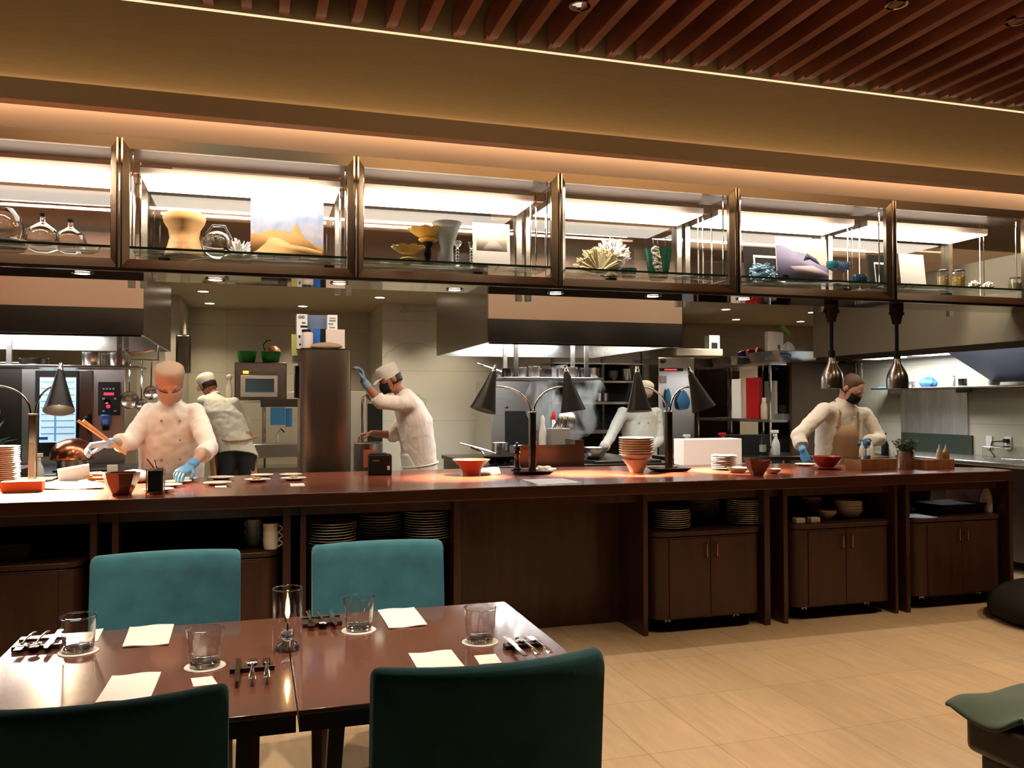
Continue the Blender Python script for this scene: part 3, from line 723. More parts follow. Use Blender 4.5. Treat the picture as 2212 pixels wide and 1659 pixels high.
# ================= HEAT LAMPS ON THE PASS =================
CZ = HC+.001
def twin_lamp(base, sc, shades, label, pw, scz=1.0, fy=-.10):
    """base: world point on the counter; shades: list of (dx, tilt dx, yaw) of shade apex relative to post top"""
    o = empty('heat_lamp', base, label, 'heat lamp', 'twin-arm heat lamps on the pass'); L = V(base)
    B().loft([(L+V((0, 0, .001)), V((.10, 0, 0)), V((0, .075, 0))), (L+V((0, 0, .022)), V((.125, 0, 0)), V((0, .095, 0))), (L+V((0, 0, .026)), V((.125, 0, 0)), V((0, .095, 0))), (L+V((0, 0, .010)), V((.10, 0, 0)), V((0, .075, 0)))], 8, 1).build('base', M_black, o, bevel=.002)
    h = .40*scz
    B().cbox(L+V((0, 0, .012+h/2)), (.042, .042, h)).build('post', M_steeld, o, bevel=.004)
    B().cbox(L+V((0, 0, h+.014)), (.05, .05, .008)).build('collar', M_chrome, o, bevel=.002)
    top = L+V((0, 0, h+.015))
    for dx, tilt in shades:
        s_ = 1 if dx > 0 else -1
        r = abs(dx)
        pts = []
        for t in range(0, 13):
            a = t/12*pi*.52
            pts.append(top+V((s_*(.012+(r-.03)*(1-cos(a))), 0, .17*sin(a))))
        B().tube(pts, .0065, 12).build('arm', M_chrome, o)
        e = pts[-1]
        axis = V((tilt, fy, -1)).normalized()
        Mx = basis(-axis, (1, 0, 0))
        ap = e+V((s_*.012, 0, .095))
        sh = B().lathe([(.017, 0), (.024, -.02), (.037, -.08), (.074, -.22), (.088, -.265), (.084, -.264), (.070, -.22), (.033, -.08), (.019, -.02)], ap, 32, Mx, cap0=False, cap1=False).build('lamp_shade', M_black, o, smooth=40)
        B().lathe([(.001, .05), (.012, .048), (.014, .02), (.017, .015), (.017, 0), (.001, 0)], ap, 20, Mx).build('lamp_cap', M_chrome, o)
        B().ell(ap+axis*.185, (.030, .030, .042), Mx, 16, 10).build('bulb', emis('heat_bulb', (1, .80, .52), 60 if pw else 3), o)
        if pw: spot('heat_beam', ap+axis*.24, ap+axis*1.2, pw, (1, .72, .44), 118 if pw > 600 else 80, .7, o, .03)
    return o
p = aZ(70, 1042, HC)
twin_lamp((p.x, p.y, CZ), 1, [(-.22, -.05), (.145, .06)], 'black and chrome twin heat lamp at the left end of the pass', L_HEAT*7.5, fy=-.42)
p = aZ(1150, 1024, HC)
twin_lamp((p.x, p.y, CZ), 1, [(-.26, -.32), (.24, .14)], 'twin heat lamp beside the pepper mill, its left shade tilted outward', L_HEAT*1.5)
p = aZ(1445, 1018, HC)
twin_lamp((p.x, p.y, CZ), 1, [(-.23, .0), (.17, .36)], 'twin heat lamp beside the tall bowl stack, its right shade tilted', L_HEAT*1.9)
# pendant heat lamps
for i, (x, ytop, lit) in enumerate([(1797, 640, 1), (1938, 648, 1)]):
    q = aY(x, 800, 5.22)
    o = empty('pendant_heat_lamp', (q.x, 5.22, 2.12), ['hanging steel heat lamp with black cord mount above the bareheaded chef', 'hanging steel heat lamp above the potted herbs'][i], 'heat lamp', 'pendant heat lamps')
    X, Yy = q.x, 5.22
    zt = 2.125
    B().lathe([(.001, zt), (.050, zt), (.050, zt-.02), (.044, zt-.06), (.036, zt-.10), (.030, zt-.13), (.001, zt-.13)], (X, Yy, 0), 28).cbox((X, Yy, zt-.05), (.125, .02, .022)).build('ceiling_mount', M_blackm, o)
    B().tube([(X, Yy, zt-.12), (X+.001, Yy, zt-.2), (X-.001, Yy, zt-.3), (X, Yy, zt-.36)], .0135, 12).build('cord', M_black, o)
    z = zt-.355
    B().lathe([(.022, z+.015), (.026, z), (.024, z-.03), (.028, z-.035)], (X, Yy, 0), 24).build('collar', M_black, o)
    B().lathe([(.024, z-.03), (.030, z-.07), (.036, z-.085), (.062, z-.13), (.074, z-.165), (.078, z-.20), (.078, z-.262), (.075, z-.262), (.075, z-.20), (.060, z-.14), (.03, z-.09), (.02, z-.05)], (X, Yy, 0), 36, cap0=False, cap1=False).build('dome_shade', M_steel, o, smooth=45)
    B().ell((X, Yy, z-.20), (.030, .030, .035)).build('bulb', emis('pendant_bulb', (1, .9, .75), 8), o)
    spot('heat_beam', (X, Yy, z-.25), (X, Yy, 0), 9, (1, .82, .6), 100, .6, o, .03)
    if i == 0:
        B().cbox((X-.062, Yy-.048, z-.245), (.018, .004, .018)).build('sticker', M_paper, o)

# ================= THINGS ON THE PASS =================
def dish(x, y, r, label, group='dishes on the pass', food=None, name='plate', m=M_white, z=CZ, prof=None, cat='plate'):
    q = aZ(x, y, HC); L = V((q.x, q.y, z))
    o = empty(name, L, label, cat, group)
    b = plate_b(r) if prof is None else prof; b.v = [v+L for v in b.v]; b.build('dish', m, o, smooth=40)
    if food:
        c, n, sz = food; b = B(); random.seed(int(x))
        for _ in range(n):
            a = random.uniform(0, 6.28); d = random.uniform(0, r*.42); s_ = random.uniform(.5, 1)*sz
            b.ell(L+V((d*cos(a), d*sin(a), .012+s_*.5+random.uniform(0, sz*.6))), (s_*1.3, s_, s_*.6), Matrix.Rotation(a, 3, 'Z'), 10, 6)
        b.build('food', c, o)
    return o
dish(470, 1047, .082, 'empty white plate in front on the pass, left of the two food plates')
dish(478, 1035, .082, 'empty white plate just behind the front empty one on the pass')
dish(556, 1040, .080, 'white plate with cooked food, second in the row right of the empty ones', food=(M_food, 9, .012))
dish(566, 1030, .074, 'white plate standing behind the second food plate')
dish(634, 1037, .080, 'white plate with cooked food, last in the row towards the printer', food=(M_food, 8, .013))
dish(628, 1029, .074, 'white plate standing behind the last food plate of the row')
for i, (x, y, r) in enumerate([(340, 1062, .085), (362, 1052, .080), (385, 1044, .078), (402, 1038, .074)]):
    dish(x, y, r, 'white plate under the gloved hand, %s nearest the viewer' % ['very', 'second', 'third', 'fourth'][i], 'plates being served', z=CZ)
flat('order_card', [(463, 1046), (487, 1046), (490, 1053), (465, 1053)], HC, .001, M_paper, 'small white slip in front of the empty plates', 'card', 'slips on the pass', 0)
flat('order_card', [(626, 1045), (656, 1044), (659, 1050), (628, 1051)], HC, .001, M_paper, 'small white slip in front of the last food plate', 'card', 'slips on the pass', 0)
# faceted copper-brown bowl
def facet_bowl(r, h, n, foot=.55, cut=.0):
    pr = [(r*foot, 0), (r*foot*1.05, .004), (r*.85, h*.55), (r, h), (r-.006, h), (r*.82, h*.55), (r*foot*.95, .010), (.001, .010)]
    return B().lathe(pr, (0, 0, 0), n)
q = aZ(262, 1068, HC)
b = facet_bowl(.095, .115, 8, .52); b.v = [v+V((q.x, q.y, CZ)) for v in b.v]
single('faceted_bowl', b, mat('brown_lacquer', (.16, .045, .025), .3, coat=.6), 'faceted brown-red bowl at the front edge of the pass', 'bowl', smooth=15, bevel=.001)
q = aZ(1636, 1027, HC)
b = facet_bowl(.085, .105, 7, .45); b.v = [v+V((q.x, q.y, CZ))+V((0, 0, .012*sin(3*v.x*20) if v.z > .1 else 0)) for v in b.v]
single('wooden_bowl', b, mat('red_brown_wood_bowl', (.30, .09, .04), .4, noise=.2, nscale=14, stretch=(1, 1, 6)), 'angular reddish wooden bowl with a wavy rim, right part of the pass', 'bowl', smooth=20)
q = aZ(1018, 1026, HC)
b = B().lathe([(.055, 0), (.055, .006), (.062, .03), (.085, .065), (.122, .098), (.126, .102), (.120, .102), (.08, .068), (.055, .03), (.001, .02)], (q.x, q.y, CZ), 48)
single('flared_bowl', b, mat('orange_ceramic', (.78, .17, .07), .3, coat=.4), 'flared orange-red bowl standing left of the pepper mill', 'bowl', smooth=40)
flat('folded_towel', [(1040, 1014), (1078, 1013), (1082, 1026), (1038, 1027)], HC, .012, M_cloth, 'small folded white cloth beside the flared orange bowl', 'cloth', wav=.002)
# utensil holder
q = aZ(336, 1067, HC); L = V((q.x, q.y, CZ))
o = empty('utensil_holder', L, 'square dark steel utensil holder in a wire frame on the pass', 'holder')
B().box(L.x-.036, L.x+.036, L.y-.036, L.y+.036, L.z+.012, L.z+.125).build('cup', M_steeld, o, bevel=.003)
b = B()
for sx in (-.04, .04):
    for sy in (-.04, .04): b.tube([L+V((sx, sy, .0)), L+V((sx, sy, .13))], .003, 8)
for z in (.012, .13):
    c4 = [L+V((-.04, -.04, z)), L+V((.04, -.04, z)), L+V((.04, .04, z)), L+V((-.04, .04, z)), L+V((-.04, -.04, z))]
    for a, c in zip(c4, c4[1:]): b.tube([a, c], .003, 8)
b.build('wire_frame', M_chrome, o)
for i, (dx, dz) in enumerate([(-.035, .055), (-.01, .05)]):
    single('tasting_spoon', B().tube([L+V((-.005+.012*i, .0, .128)), L+V((dx-.01+.012*i, .01, .128+dz))], .004, 8), M_chrome, 'steel handle sticking out of the utensil holder, %s one' % ['left', 'right'][i], 'spoon', 'spoons in the holder')
# bright sheet, bread, bag at the left
flat('serving_paper', [(92, 1039), (205, 1038), (224, 1057), (62, 1059)], HC, .004, M_paper, 'large white paper sheet under the left heat lamp', 'paper', wav=.004)
q = aY(160, 1018, 5.66); single('folded_menu', B().cbox((q.x, 5.66, CZ+.052), (.17, .012, .10), Matrix.Rotation(.5, 3, 'X') @ Matrix.Rotation(.3, 3, 'Z')), M_paper, 'white folded menu card propped beside the left heat lamp', 'menu')
q = aZ(208, 1040, HC); b = B(); random.seed(3)
for k in range(14): a = random.uniform(-.4, .4); b.cap((q.x-.05+random.uniform(0, .02), q.y+random.uniform(-.05, .03), CZ+.012+.012*(k % 4)), .006, (q.x+.05, q.y+random.uniform(-.05, .03), CZ+.012+.012*(k % 4)), .006, 8)
single('breadsticks', b, mat('baked_crust', (.55, .25, .09), .6), 'bundle of browned breadsticks behind the faceted brown bowl', 'bread')
tag(bpy.data.objects['breadsticks'], kind='stuff')
q = aZ(290, 1042, HC)
def bag_b(L, rx, ry, h, seed, n=24, k=12):
    random.seed(seed); ph = [random.uniform(0, 6) for _ in range(6)]
    b = B(); rs = []
    for j in range(k+1):
        t = j/k; w_ = (sin(pi*min(1, .12+t*.88)))**.5*(1-.25*t)
        i0 = len(b.v)
        for i in range(n):
            a = 2*pi*i/n; f = 1+.09*sin(5*a+ph[0]+3*t)+.06*sin(9*a+ph[1]-5*t)
            b.v.append(L+V((rx*w_*f*cos(a), ry*w_*f*sin(a), h*t*(1+.06*sin(4*a+ph[2])))))
        rs.append(list(range(i0, i0+n)))
    return b.skin(rs)
M_film = pane('plastic_film', (.92, .92, .90), refl=1.6)
M_bag = mat('translucent_bag', (.62, .60, .54), .35, bump=.6, bscale=20)
single('plastic_bag', bag_b(V((q.x, q.y, CZ)), .13, .09, .075, 4), M_bag, 'crumpled translucent plastic bag behind the brown bowl', 'bag')
# bowls / boxes at the left end
def glued(L, r, n, pitch, where, group, proto_b, m, cat='bowl', name='bowl'): stack(V(L), r, n, pitch, where, group, name, proto_b, m, cat)
q = aZ(8, 1052, HC)
glued((q.x, q.y, CZ), .08, 20, .0115, 'tall saucer stack at the left end', 'saucers on the pass', plate_b(.082), M_cplate, 'saucer', 'saucer')
q = aZ(50, 1062, HC); single('butter_box', B().cbox((q.x, q.y, CZ+.03), (.20, .08, .055)), mat('orange_wood_box', (.70, .22, .06), .45), 'low orange wooden box below the left heat lamp', 'box', bevel=.004)
# receipt printer
q = aZ(820, 1026, HC); L = V((q.x, q.y+.03, CZ))
o = empty('receipt_printer', L, 'black receipt printer on the pass in front of the bending chef', 'printer')
Rz = Matrix.Translation(L) @ Matrix.Rotation(radians(-6), 4, 'Z')
B().box(-.072, .082, -.08, .08, 0, .135, Rz).build('body', M_blackm, o, bevel=.008)
B().box(-.062, .05, -.06, .05, .136, .143, Rz).build('lid', M_black, o, bevel=.003)
B().box(-.045, .0, -.0812, -.0805, .095, .101, Rz).build('nameplate', M_grey, o)
B().box(.052, .068, -.0812, -.0805, .035, .062, Rz).build('label', M_paper, o)
# pepper mill
q = aZ(1117, 1022, HC)
o = empty('pepper_mill', (q.x, q.y, CZ), 'dark turned wooden pepper mill beside the middle heat lamp', 'pepper mill')
L = (q.x, q.y, CZ)
B().lathe([(.028, 0), (.030, .01), (.026, .02), (.029, .03), (.022, .05), (.017, .085), (.021, .115), (.026, .13), (.024, .14), (.014, .146)], L, 28).build('body', mat('ebony', (.03, .012, .008), .2, coat=.6), o)
B().lathe([(.014, .147), (.026, .155), (.028, .17), (.020, .186), (.008, .19), (.012, .197), (.008, .206), (.001, .208)], L, 28).build('grinding_cap', mat('ebony', (0, 0, 0)), o)
dish(1176, 1017, .085, 'white plate with rice and pasta beside the middle heat lamp', food=(mat('pale_pasta', (.75, .62, .38), .6), 22, .016))
flat('order_sheet', [(1128, 1036), (1215, 1034), (1256, 1042), (1166, 1047)], HC, .001, M_paper, 'white order sheet lying before the middle heat lamp', 'paper', wav=0)
# stack of bowls
q = aZ(1375, 1020, HC)
single('deep_bowl', B().lathe([(.045, 0), (.048, .006), (.070, .05), (.098, .085), (.100, .087), (.095, .087), (.066, .053), (.042, .014), (.001, .012)], (q.x, q.y, CZ), 40), mat('warm_white_bowl', (.80, .66, .52), .3, coat=.4), 'deep bowl at the bottom of the tall stack under the third heat lamp', 'bowl')
glued((q.x, q.y, CZ+.080), .12, 8, .0165, 'tall stack on the deep bowl', 'glowing dishes on the pass', B().lathe([(.045, 0), (.048, .004), (.085, .018), (.118, .038), (.122, .041), (.118, .043), (.083, .023), (.04, .009), (.001, .008)], (0, 0, 0), 40), mat('warm_white_bowl', (0, 0, 0)), 'dish', 'shallow_dish')
# white box; heat lamp glow on it put in as faint emission
q = aZ(1532, 1004, HC)
single('white_glow_box', B().cbox((q.x, q.y+.02, CZ+.10), (.50, .16, .20), rz=0), mat('white_acrylic', (.92, .88, .82), .3, emit=(1, .93, .82), estr=.3), 'long white box glowing under the right shade of the third heat lamp', 'box', bevel=.006)
q = aZ(1558, 1014, HC)
glued((q.x, q.y-.04, CZ), .09, 8, .0125, 'stack in front of the white box', 'plates by the white box', plate_b(.088), M_white, 'plate', 'plate')
def low_bowl(r, h): return B().lathe([(r*.6, 0), (r*.62, .003), (r*.9, h*.55), (r, h), (r-.004, h), (r*.86, h*.55), (r*.55, .008), (.001, .008)], (0, 0, 0), 40)
q = aZ(1598, 1021, HC)
dish(1594, 1021, .075, 'shallow white dish left of the angular wooden bowl', prof=low_bowl(.072, .035), cat='dish', name='dish')
dish(1668, 1023, .062, 'shallow white dish right of the angular wooden bowl', prof=low_bowl(.060, .032), cat='dish', name='dish')
dish(1740, 1006, .080, 'white plate at the right chef\'s hand')
q = aZ(1786, 1013, HC)
single('saucer', B().lathe([(.05, 0), (.10, .006), (.105, .012), (.05, .007), (.001, .007)], (q.x, q.y, CZ), 40), M_red, 'red saucer under the round red bowl', 'saucer')
single('red_bowl', B().lathe([(.05, .0), (.055, .006), (.085, .035), (.105, .075), (.108, .078), (.102, .078), (.078, .038), (.04, .012), (.001, .012)], (q.x, q.y, CZ+.0125), 44), mat('terracotta_red', (.30, .035, .018), .3, coat=.4), 'round red earthenware bowl on the pass before the bareheaded chef', 'bowl')
def wbox(x0, x1, y, h, label, dy=.16):
    a = aZ(x0, y, HC); c = aZ(x1, y, HC); X0, X1 = a.x, c.x; Y0 = min(a.y, c.y)
    o = empty('wooden_tray', ((X0+X1)/2, Y0+dy/2, CZ), label, 'tray', 'wooden trays on the pass')
    B().box(X0, X1, Y0, Y0+dy, CZ, CZ+.008).build('bottom', M_lite, o)
    for bx in ((X0, X1, Y0, Y0+.01), (X0, X1, Y0+dy-.01, Y0+dy), (X0, X0+.01, Y0+.0101, Y0+dy-.0101), (X1-.01, X1, Y0+.0101, Y0+dy-.0101)):
        B().box(*bx, CZ+.0081, CZ+h).build('side', M_lite, o)
    return X0, X1, Y0
X0, X1, Y0 = wbox(1840, 1938, 1014, .075, 'pale wooden tray with a clear lid, right of the red bowl', .17)
o = empty('tray_cover', ((X0+X1)/2, Y0+.08, CZ+.076), 'clear plastic lid resting on the pale wooden tray', 'lid')
B().box(X0-.03, X1-.02, Y0-.0, Y0+.17, CZ+.0765, CZ+.09).build('cover', M_film, o)
B().box(X0-.03, X1-.02, Y0-.003, Y0+.001, CZ+.086, CZ+.091).build('rim', M_rglass, o)
X2, X3, Y2 = wbox(1985, 2062, 1012, .065, 'darker wooden tray right of the herb pot, holding squeeze bottles', .15)
def squeeze(L, label, m, group='squeeze bottles'):
    o = empty('squeeze_bottle', L, label, 'squeeze bottle', group)
    B().lathe([(.022, 0), (.024, .01), (.024, .09), (.020, .10), (.018, .105)], L, 20).build('bottle', m, o)
    B().lathe([(.020, .1055), (.018, .115), (.008, .135), (.003, .16), (.001, .162)], L, 20).build('nozzle', mat('clear_cap', (.6, .58, .5), .4), o)
squeeze(V((X3-.075, Y2+.06, CZ+.0095)), 'squeeze bottle with pale sauce in the darker tray', mat('mayo', (.6, .5, .33), .5))
squeeze(V((X3-.020-.008, Y2+.05, CZ+.0095)), 'squeeze bottle with orange sauce in the darker tray', mat('mustard', (.45, .26, .08), .5))
squeeze(aZ(1903, 1000, HC)+V((-.02, .19, .001)), 'pale squeeze bottle behind the clear-lidded tray, left one', mat('mayo', (0, 0, 0)))
squeeze(aZ(1918, 1000, HC)+V((.01, .19, .001)), 'pale squeeze bottle behind the clear-lidded tray, right one', mat('mayo', (0, 0, 0)))
# herb pot
q = aZ(1961, 1012, HC); L = V((q.x, q.y+.02, CZ))
o = empty('potted_herbs', L, 'green herbs in a steel pot on the pass', 'herb pot')
B().lathe([(.055, 0), (.057, .004), (.058, .125), (.055, .125), (.054, .01), (.001, .008)], L, 32).build('pot', M_steel, o)
random.seed(11); b = B()
for k in range(100):
    a = random.uniform(0, 6.28); d = random.uniform(0, .045); lean = random.uniform(.0, .07); h = random.uniform(.05, .15)
    p0 = L+V((d*cos(a), d*sin(a), .10)); p1 = p0+V((lean*cos(a), lean*sin(a), h*.7+.02)); b.tube([p0, (p0+p1)/2+V((0, 0, .01)), p1], .0012, 4)
    for _ in range(3):
        c = p0.lerp(p1, random.uniform(.5, 1)); R_ = Matrix.Rotation(random.uniform(0, 6.28), 3, 'Z') @ Matrix.Rotation(random.uniform(-.9, .9), 3, 'X'); b.ell(c, (.010, .006, .0012), R_, 6, 4)
b.build('foliage', mat('herb_green', (.05, .09, .02), .6, noise=.4, nscale=40), o)
# ================= KITCHEN =================
def pr(b, x0, y0, x1, y1, Y, dep, rz=None):
    """box whose front face at depth Y fills the photo rectangle"""
    a = aY(x0, y0, Y); c = aY(x1, y1, Y)
    return b.box(min(a.x, c.x), max(a.x, c.x), Y, Y+dep, min(a.z, c.z), max(a.z, c.z))
def pc(x, y, Y): return aY(x, y, Y)
M_hoodrefl = mat('hood_salmon_reflection', (.24, .155, .095), .35)  # warm reflection on the polished hood face, put in as panel colour
def hood(x0, x1, y0, y1, label):
    o = empty('range_hood', ((x0+x1)/2, (y0+y1)/2, 1.89), label, 'range hood', 'range hoods')
    z0 = 1.89
    B().box(x0, x1, y0, y0+.03, z0, 2.075).build('front_panel', M_steeld, o)
    B().box(x0, x1, y0+.004, y0+.03, 2.0755, 2.598).build('upper_reflection_panel', M_hoodrefl, o)
    B().box(x0, x0+.02, y0+.031, y1, z0, 2.598).build('side_panel', M_steel, o)
    B().box(x1-.02, x1, y0+.031, y1, z0, 2.598).build('side_panel', M_steel, o)
    B().box(x0+.021, x1-.021, y1-.02, y1, z0, 2.598).build('rear_panel', M_steel, o)
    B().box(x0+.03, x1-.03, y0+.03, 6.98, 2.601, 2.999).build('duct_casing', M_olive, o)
    b = B(); b.box(x0+.021, x1-.021, y0+.031, y1-.021, 2.10, 2.12).build('canopy_top', M_steel, o)
    b = B(); xm = (x0+x1)/2
    b.box(x0+.1, x1-.1, (y0+y1)/2-.2, (y0+y1)/2+.2, 1.99, 2.099).build('filter_box', M_steel, o, bevel=.01)
    B().box(x0+.012, x1-.012, y0+.0, y0+.05, z0-.014, z0-.001).build('lip', M_chrome, o)
    for yy in (y0+.45, y1-.45):
        B().box(xm-.35, xm+.35, yy-.05, yy+.05, 2.06, 2.0985).build('hood_light', emis('hood_tube', (.95, 1, .98), 7), o)
        area('hood_lamp', (xm, yy, 2.05), 1.1, .3, L_HOOD, COOL, parent=o)
    return o
hood(1.75, 3.45, 6.40, 8.40, 'steel island range hood with a painted warm upper reflection, right of centre')
hood(-3.2, -.76, 6.40, 8.40, 'steel island range hood with a painted warm upper reflection, at the left edge')
# hanging pot shelves
def pot(L, r, h, m, label, group, handle=None, lid=False, name='pot', cat='pot'):
    L = V(L); o = empty(name, L, label, cat, group)
    B().lathe([(r*.92, 0), (r, .01), (r, h), (r+.004, h+.003), (r-.002, h), (r-.003, .012), (.001, .01)], L, 28).build('body', m, o)
    if handle: d = V(handle); B().tube([L+V((0, 0, h*.8))+d.normalized()*r, L+V((0, 0, h*.9))+d*.5, L+V((0, 0, h*.9))+d+V((0, 0, .015))], .006, 8).build('handle', M_chrome, o)
    return o
def pan(L, r, m, label, group, d):
    L = V(L); d = V(d); o = empty('frying_pan', L, label, 'frying pan', group)
    B().lathe([(r*.7, 0), (r*.74, .003), (r, .045), (r-.003, .046), (r*.70, .007), (.001, .006)], L, 32).build('body', m, o)
    B().tube([L+V((0, 0, .035))+d.normalized()*r*.95, L+V((0, 0, .06))+d*.6, L+V((0, 0, .085))+d], .008, 8).build('handle', M_chrome, o); return o
def hshelf(x0, x1, y0, y1, z, label):
    o = empty('hanging_shelf', ((x0+x1)/2, (y0+y1)/2, z), label, 'shelf', 'hanging pot shelves')
    B().box(x0, x1, y0, y1, z-.02, z).build('board', M_steel, o, bevel=.004)
    for xx in (x0+.12, x1-.15):
        for yy in (y0+.03, y1-.03): B().box(xx-.018, xx+.018, yy-.012, yy+.012, z, 2.10).build('hanger', M_steel, o)
a_ = pc(1075, 812, 7.1); c_ = pc(1235, 812, 7.1)
hshelf(2.05, 2.98, 7.0, 7.4, 1.635, 'steel shelf hanging under the central range hood, loaded with pots')
for i, x in enumerate([2.12, 2.25, 2.37, 2.49, 2.63, 2.74, 2.85]):
    pot((x, 7.12+.03*(i % 2), 1.6365), .052, .075+.01*(i % 3), M_steel if i % 3 else M_steeld, 'small steel pot on the central hanging shelf, %s from the left' % words[i], 'pots on the central hanging shelf')
pan((2.22, 7.30, 1.6365), .07, M_steel, 'steel pan on the central hanging shelf with its handle pointing left', 'pans on shelves', (-.34, -.04, .04))
hshelf(-1.95, -.85, 7.0, 7.4, 1.70, 'steel shelf hanging under the left range hood')
for i, x in enumerate([-1.2, -1.02]):
    pot((x, 7.15, 1.7015), .08, .10, M_steel, 'dark steel saucepan on the left hanging shelf, %s one' % ['left', 'right'][i], 'pans on the left hanging shelf', (.26, -.02, .02))
pot((-1.62, 7.2, 1.7015), .10, .05, M_steeld, 'wide shallow dark pan on the left hanging shelf', None, None)
# central range
def block(name, dims, m, label, cat, group=None, bev=.004): return single(name, B().box(*dims), m, label, cat, group, bevel=bev)
o = empty('cooking_range', (2.55, 7.3, 0), 'long steel cooking range under the central hood', 'range')
B().box(1.78, 3.40, 6.52, 8.2, .001, .86).build('body', M_steeld, o)
B().box(1.76, 3.42, 6.50, 8.22, .861, .90).build('hob_top', M_steeld, o, bevel=.006)
for k in range(3):
    for j in range(2):
        cx, cy = 1.95+.30*k, 6.72+.45*j
        b = B()
        for a in range(4): b.box(cx-.11, cx+.11, cy-.006, cy+.006, .905, .925, Matrix.Translation((cx, cy, 0)) @ Matrix.Rotation(a*pi/4, 4, 'Z') @ Matrix.Translation((-cx, -cy, 0)))
        b.build('pan_support', M_blackm, o)
for k in range(6):
    B().lathe([(.022, 0), (.022, .02), (.001, .022)], (1.95+.22*k, 6.50, .80), 18, basis((0, -1, 0))).build('knob', M_blackm, o)
pan((1.93, 6.74, .926), .13, M_blackm, 'black frying pan at the left end of the central range, nearest the pass', 'pans on the range', (-.22, .08, .03))
pan((2.10, 6.98, .926), .13, M_blackm, 'black frying pan behind the first one on the central range', 'pans on the range', (-.42, .10, .05))
pan((2.18, 6.64, .926), .11, M_steeld, 'small frying pan whose handle points at the pepper mill', 'pans on the range', (.20, -.10, .0))
q = pc(1080, 975, 7.1); pot((q.x, 7.1, .93), .07, .13, M_steel, 'tall steel sauce pot on the central range behind the pans', 'pots on the range')
q = pc(1125, 968, 7.3); pot((q.x, 7.3, .93), .10, .09, M_steel, 'wide steel pot on the central range left of the lamp post', 'pots on the range')
# stainless pass shield in front of the range
o = empty('steel_shield', (2.2, 6.25, 0), 'bent stainless steel guard between the pass and the central range', 'guard')
b = B(); pr(b, 1118, 962, 1242, 1025, 6.22, .02); b.build('front_sheet', M_steelb, o)
b = B(); pr(b, 1242, 950, 1262, 1026, 6.22, .22); b.build('side_sheet', M_steelb, o)
b = B(); pr(b, 1119, 1026, 1262, 1280, 6.23, .2); [setattr(v, 'z', .001) for v in b.v if v.z < .3]; b.build('stand', M_steeld, o)
# things standing behind the guard
q = pc(1207, 962, 6.55); L = V((q.x, 6.55, .905))
o = empty('utensil_tub', L, 'grey square tub crowded with utensils behind the steel guard', 'tub'); b = B(); b.box(L.x-.085, L.x+.085, L.y-.06, L.y+.06, .9265, 1.20); b.build('tub', M_grey, o, bevel=.006)
b = B(); random.seed(5)
for k in range(9): x = L.x+random.uniform(-.07, .07); b.tube([(x, L.y, 1.20), (x+random.uniform(-.04, .04), L.y, 1.20+random.uniform(.03, .10))], .005, 6)
b.build('utensils', M_chrome, o)
for i, (x, y0, y1, Y, m, mc, l) in enumerate([(1172, 897, 965, 6.6, M_white, M_white, 'white sauce bottle behind the lamp post on the range'), (1150, 925, 965, 6.7, mat('cloudy_white', (.7, .7, .72), .4), M_red, 'cloudy bottle with a red cap in the steam'), (1196, 888, 930, 6.9, mat('cloudy_white', (0, 0, 0)), M_red, 'tall bottle with a red cap behind the grey tub')]):
    a, c = pc(x, y0, Y), pc(x, y1, Y); zb = .9265; h = a.z-zb
    o = empty('sauce_bottle', (a.x, Y, zb), l, 'bottle', 'sauce bottles on the range')
    B().lathe([(.030, 0), (.032, .01), (.032, h*.6), (.016, h*.82)], (a.x, Y, zb), 20).build('bottle', m, o)
    B().lathe([(.017, h*.82+.0005), (.017, h*.93), (.006, h), (.001, h)], (a.x, Y, zb), 20).build('cap', mc, o)
q = pc(1224, 908, 6.8); single('round_strainer', B().lathe([(.085, 0), (.083, .01), (.05, .022), (.014, .027), (.014, .045), (.001, .046)], (q.x, 6.8, q.z), 32, basis((0, -1, .15))).tube([(q.x, 6.83, q.z-.09), (q.x, 6.84, .927)], .01), M_steel, 'round steel strainer propped upright behind the grey tub', 'strainer')
q = pc(1283, 985, 6.75); L = V((q.x, 6.75, .9265))
o = empty('mixing_bowl', L, 'round steel mixing bowl on the range, next to the far cook', 'bowl')
B().lathe([(.05, 0), (.08, .02), (.115, .07), (.125, .10), (.121, .10), (.10, .06), (.05, .006), (.001, .004)], L, 36).build('bowl', M_steel, o)
q = pc(1250, 985, 6.6); single('blue_sponge', B().cbox((q.x, 6.6, .945), (.06, .04, .035)), M_blue, 'bright blue cloth pad beside the steel mixing bowl', 'pad', bevel=.006)
block('griddle_plate', (2.70, 3.3, 6.50, 7.0, .9005, .925), M_steeld, 'flat dark griddle plate at the right end of the central range', 'griddle')
# tall oven and dark shelving behind the range
def tall_oven(x0, y0, x1, y1, Y, label):
    a, c = aY(x0, y0, Y), aY(x1, y1, Y)
    o = empty('upright_oven', ((a.x+c.x)/2, Y+.35, 0), label, 'oven', 'upright ovens')
    B().box(a.x, c.x, Y, Y+.7, .001, a.z).build('body', M_steel, o, bevel=.01)
    return o, a, c
o, a, c = tall_oven(1062, 822, 1185, 1000, 8.9, 'steel oven with a black window behind the steam')
b = B(); pr(b, 1092, 888, 1142, 975, 8.885, .014); b.build('window', M_black, o)
b = B(); b.lathe([(.015, 0), (.015, .02), (.001, .02)], V((pc(1094, 880, 8.9).x, 8.9, pc(1094, 880, 8.9).z)), 16, basis((0, -1, 0))); b.build('knob', M_steeld, o)
o = empty('storage_rack', (pc(1300, 870, 9.2).x, 9.3, 0), 'dark shelving stacked with pots behind the far cook', 'rack')
for y in (783, 822, 868, 930):
    b = B(); pr(b, 1192, y, 1392, y+5, 9.1, .45); b.build('shelf', M_steel, o)
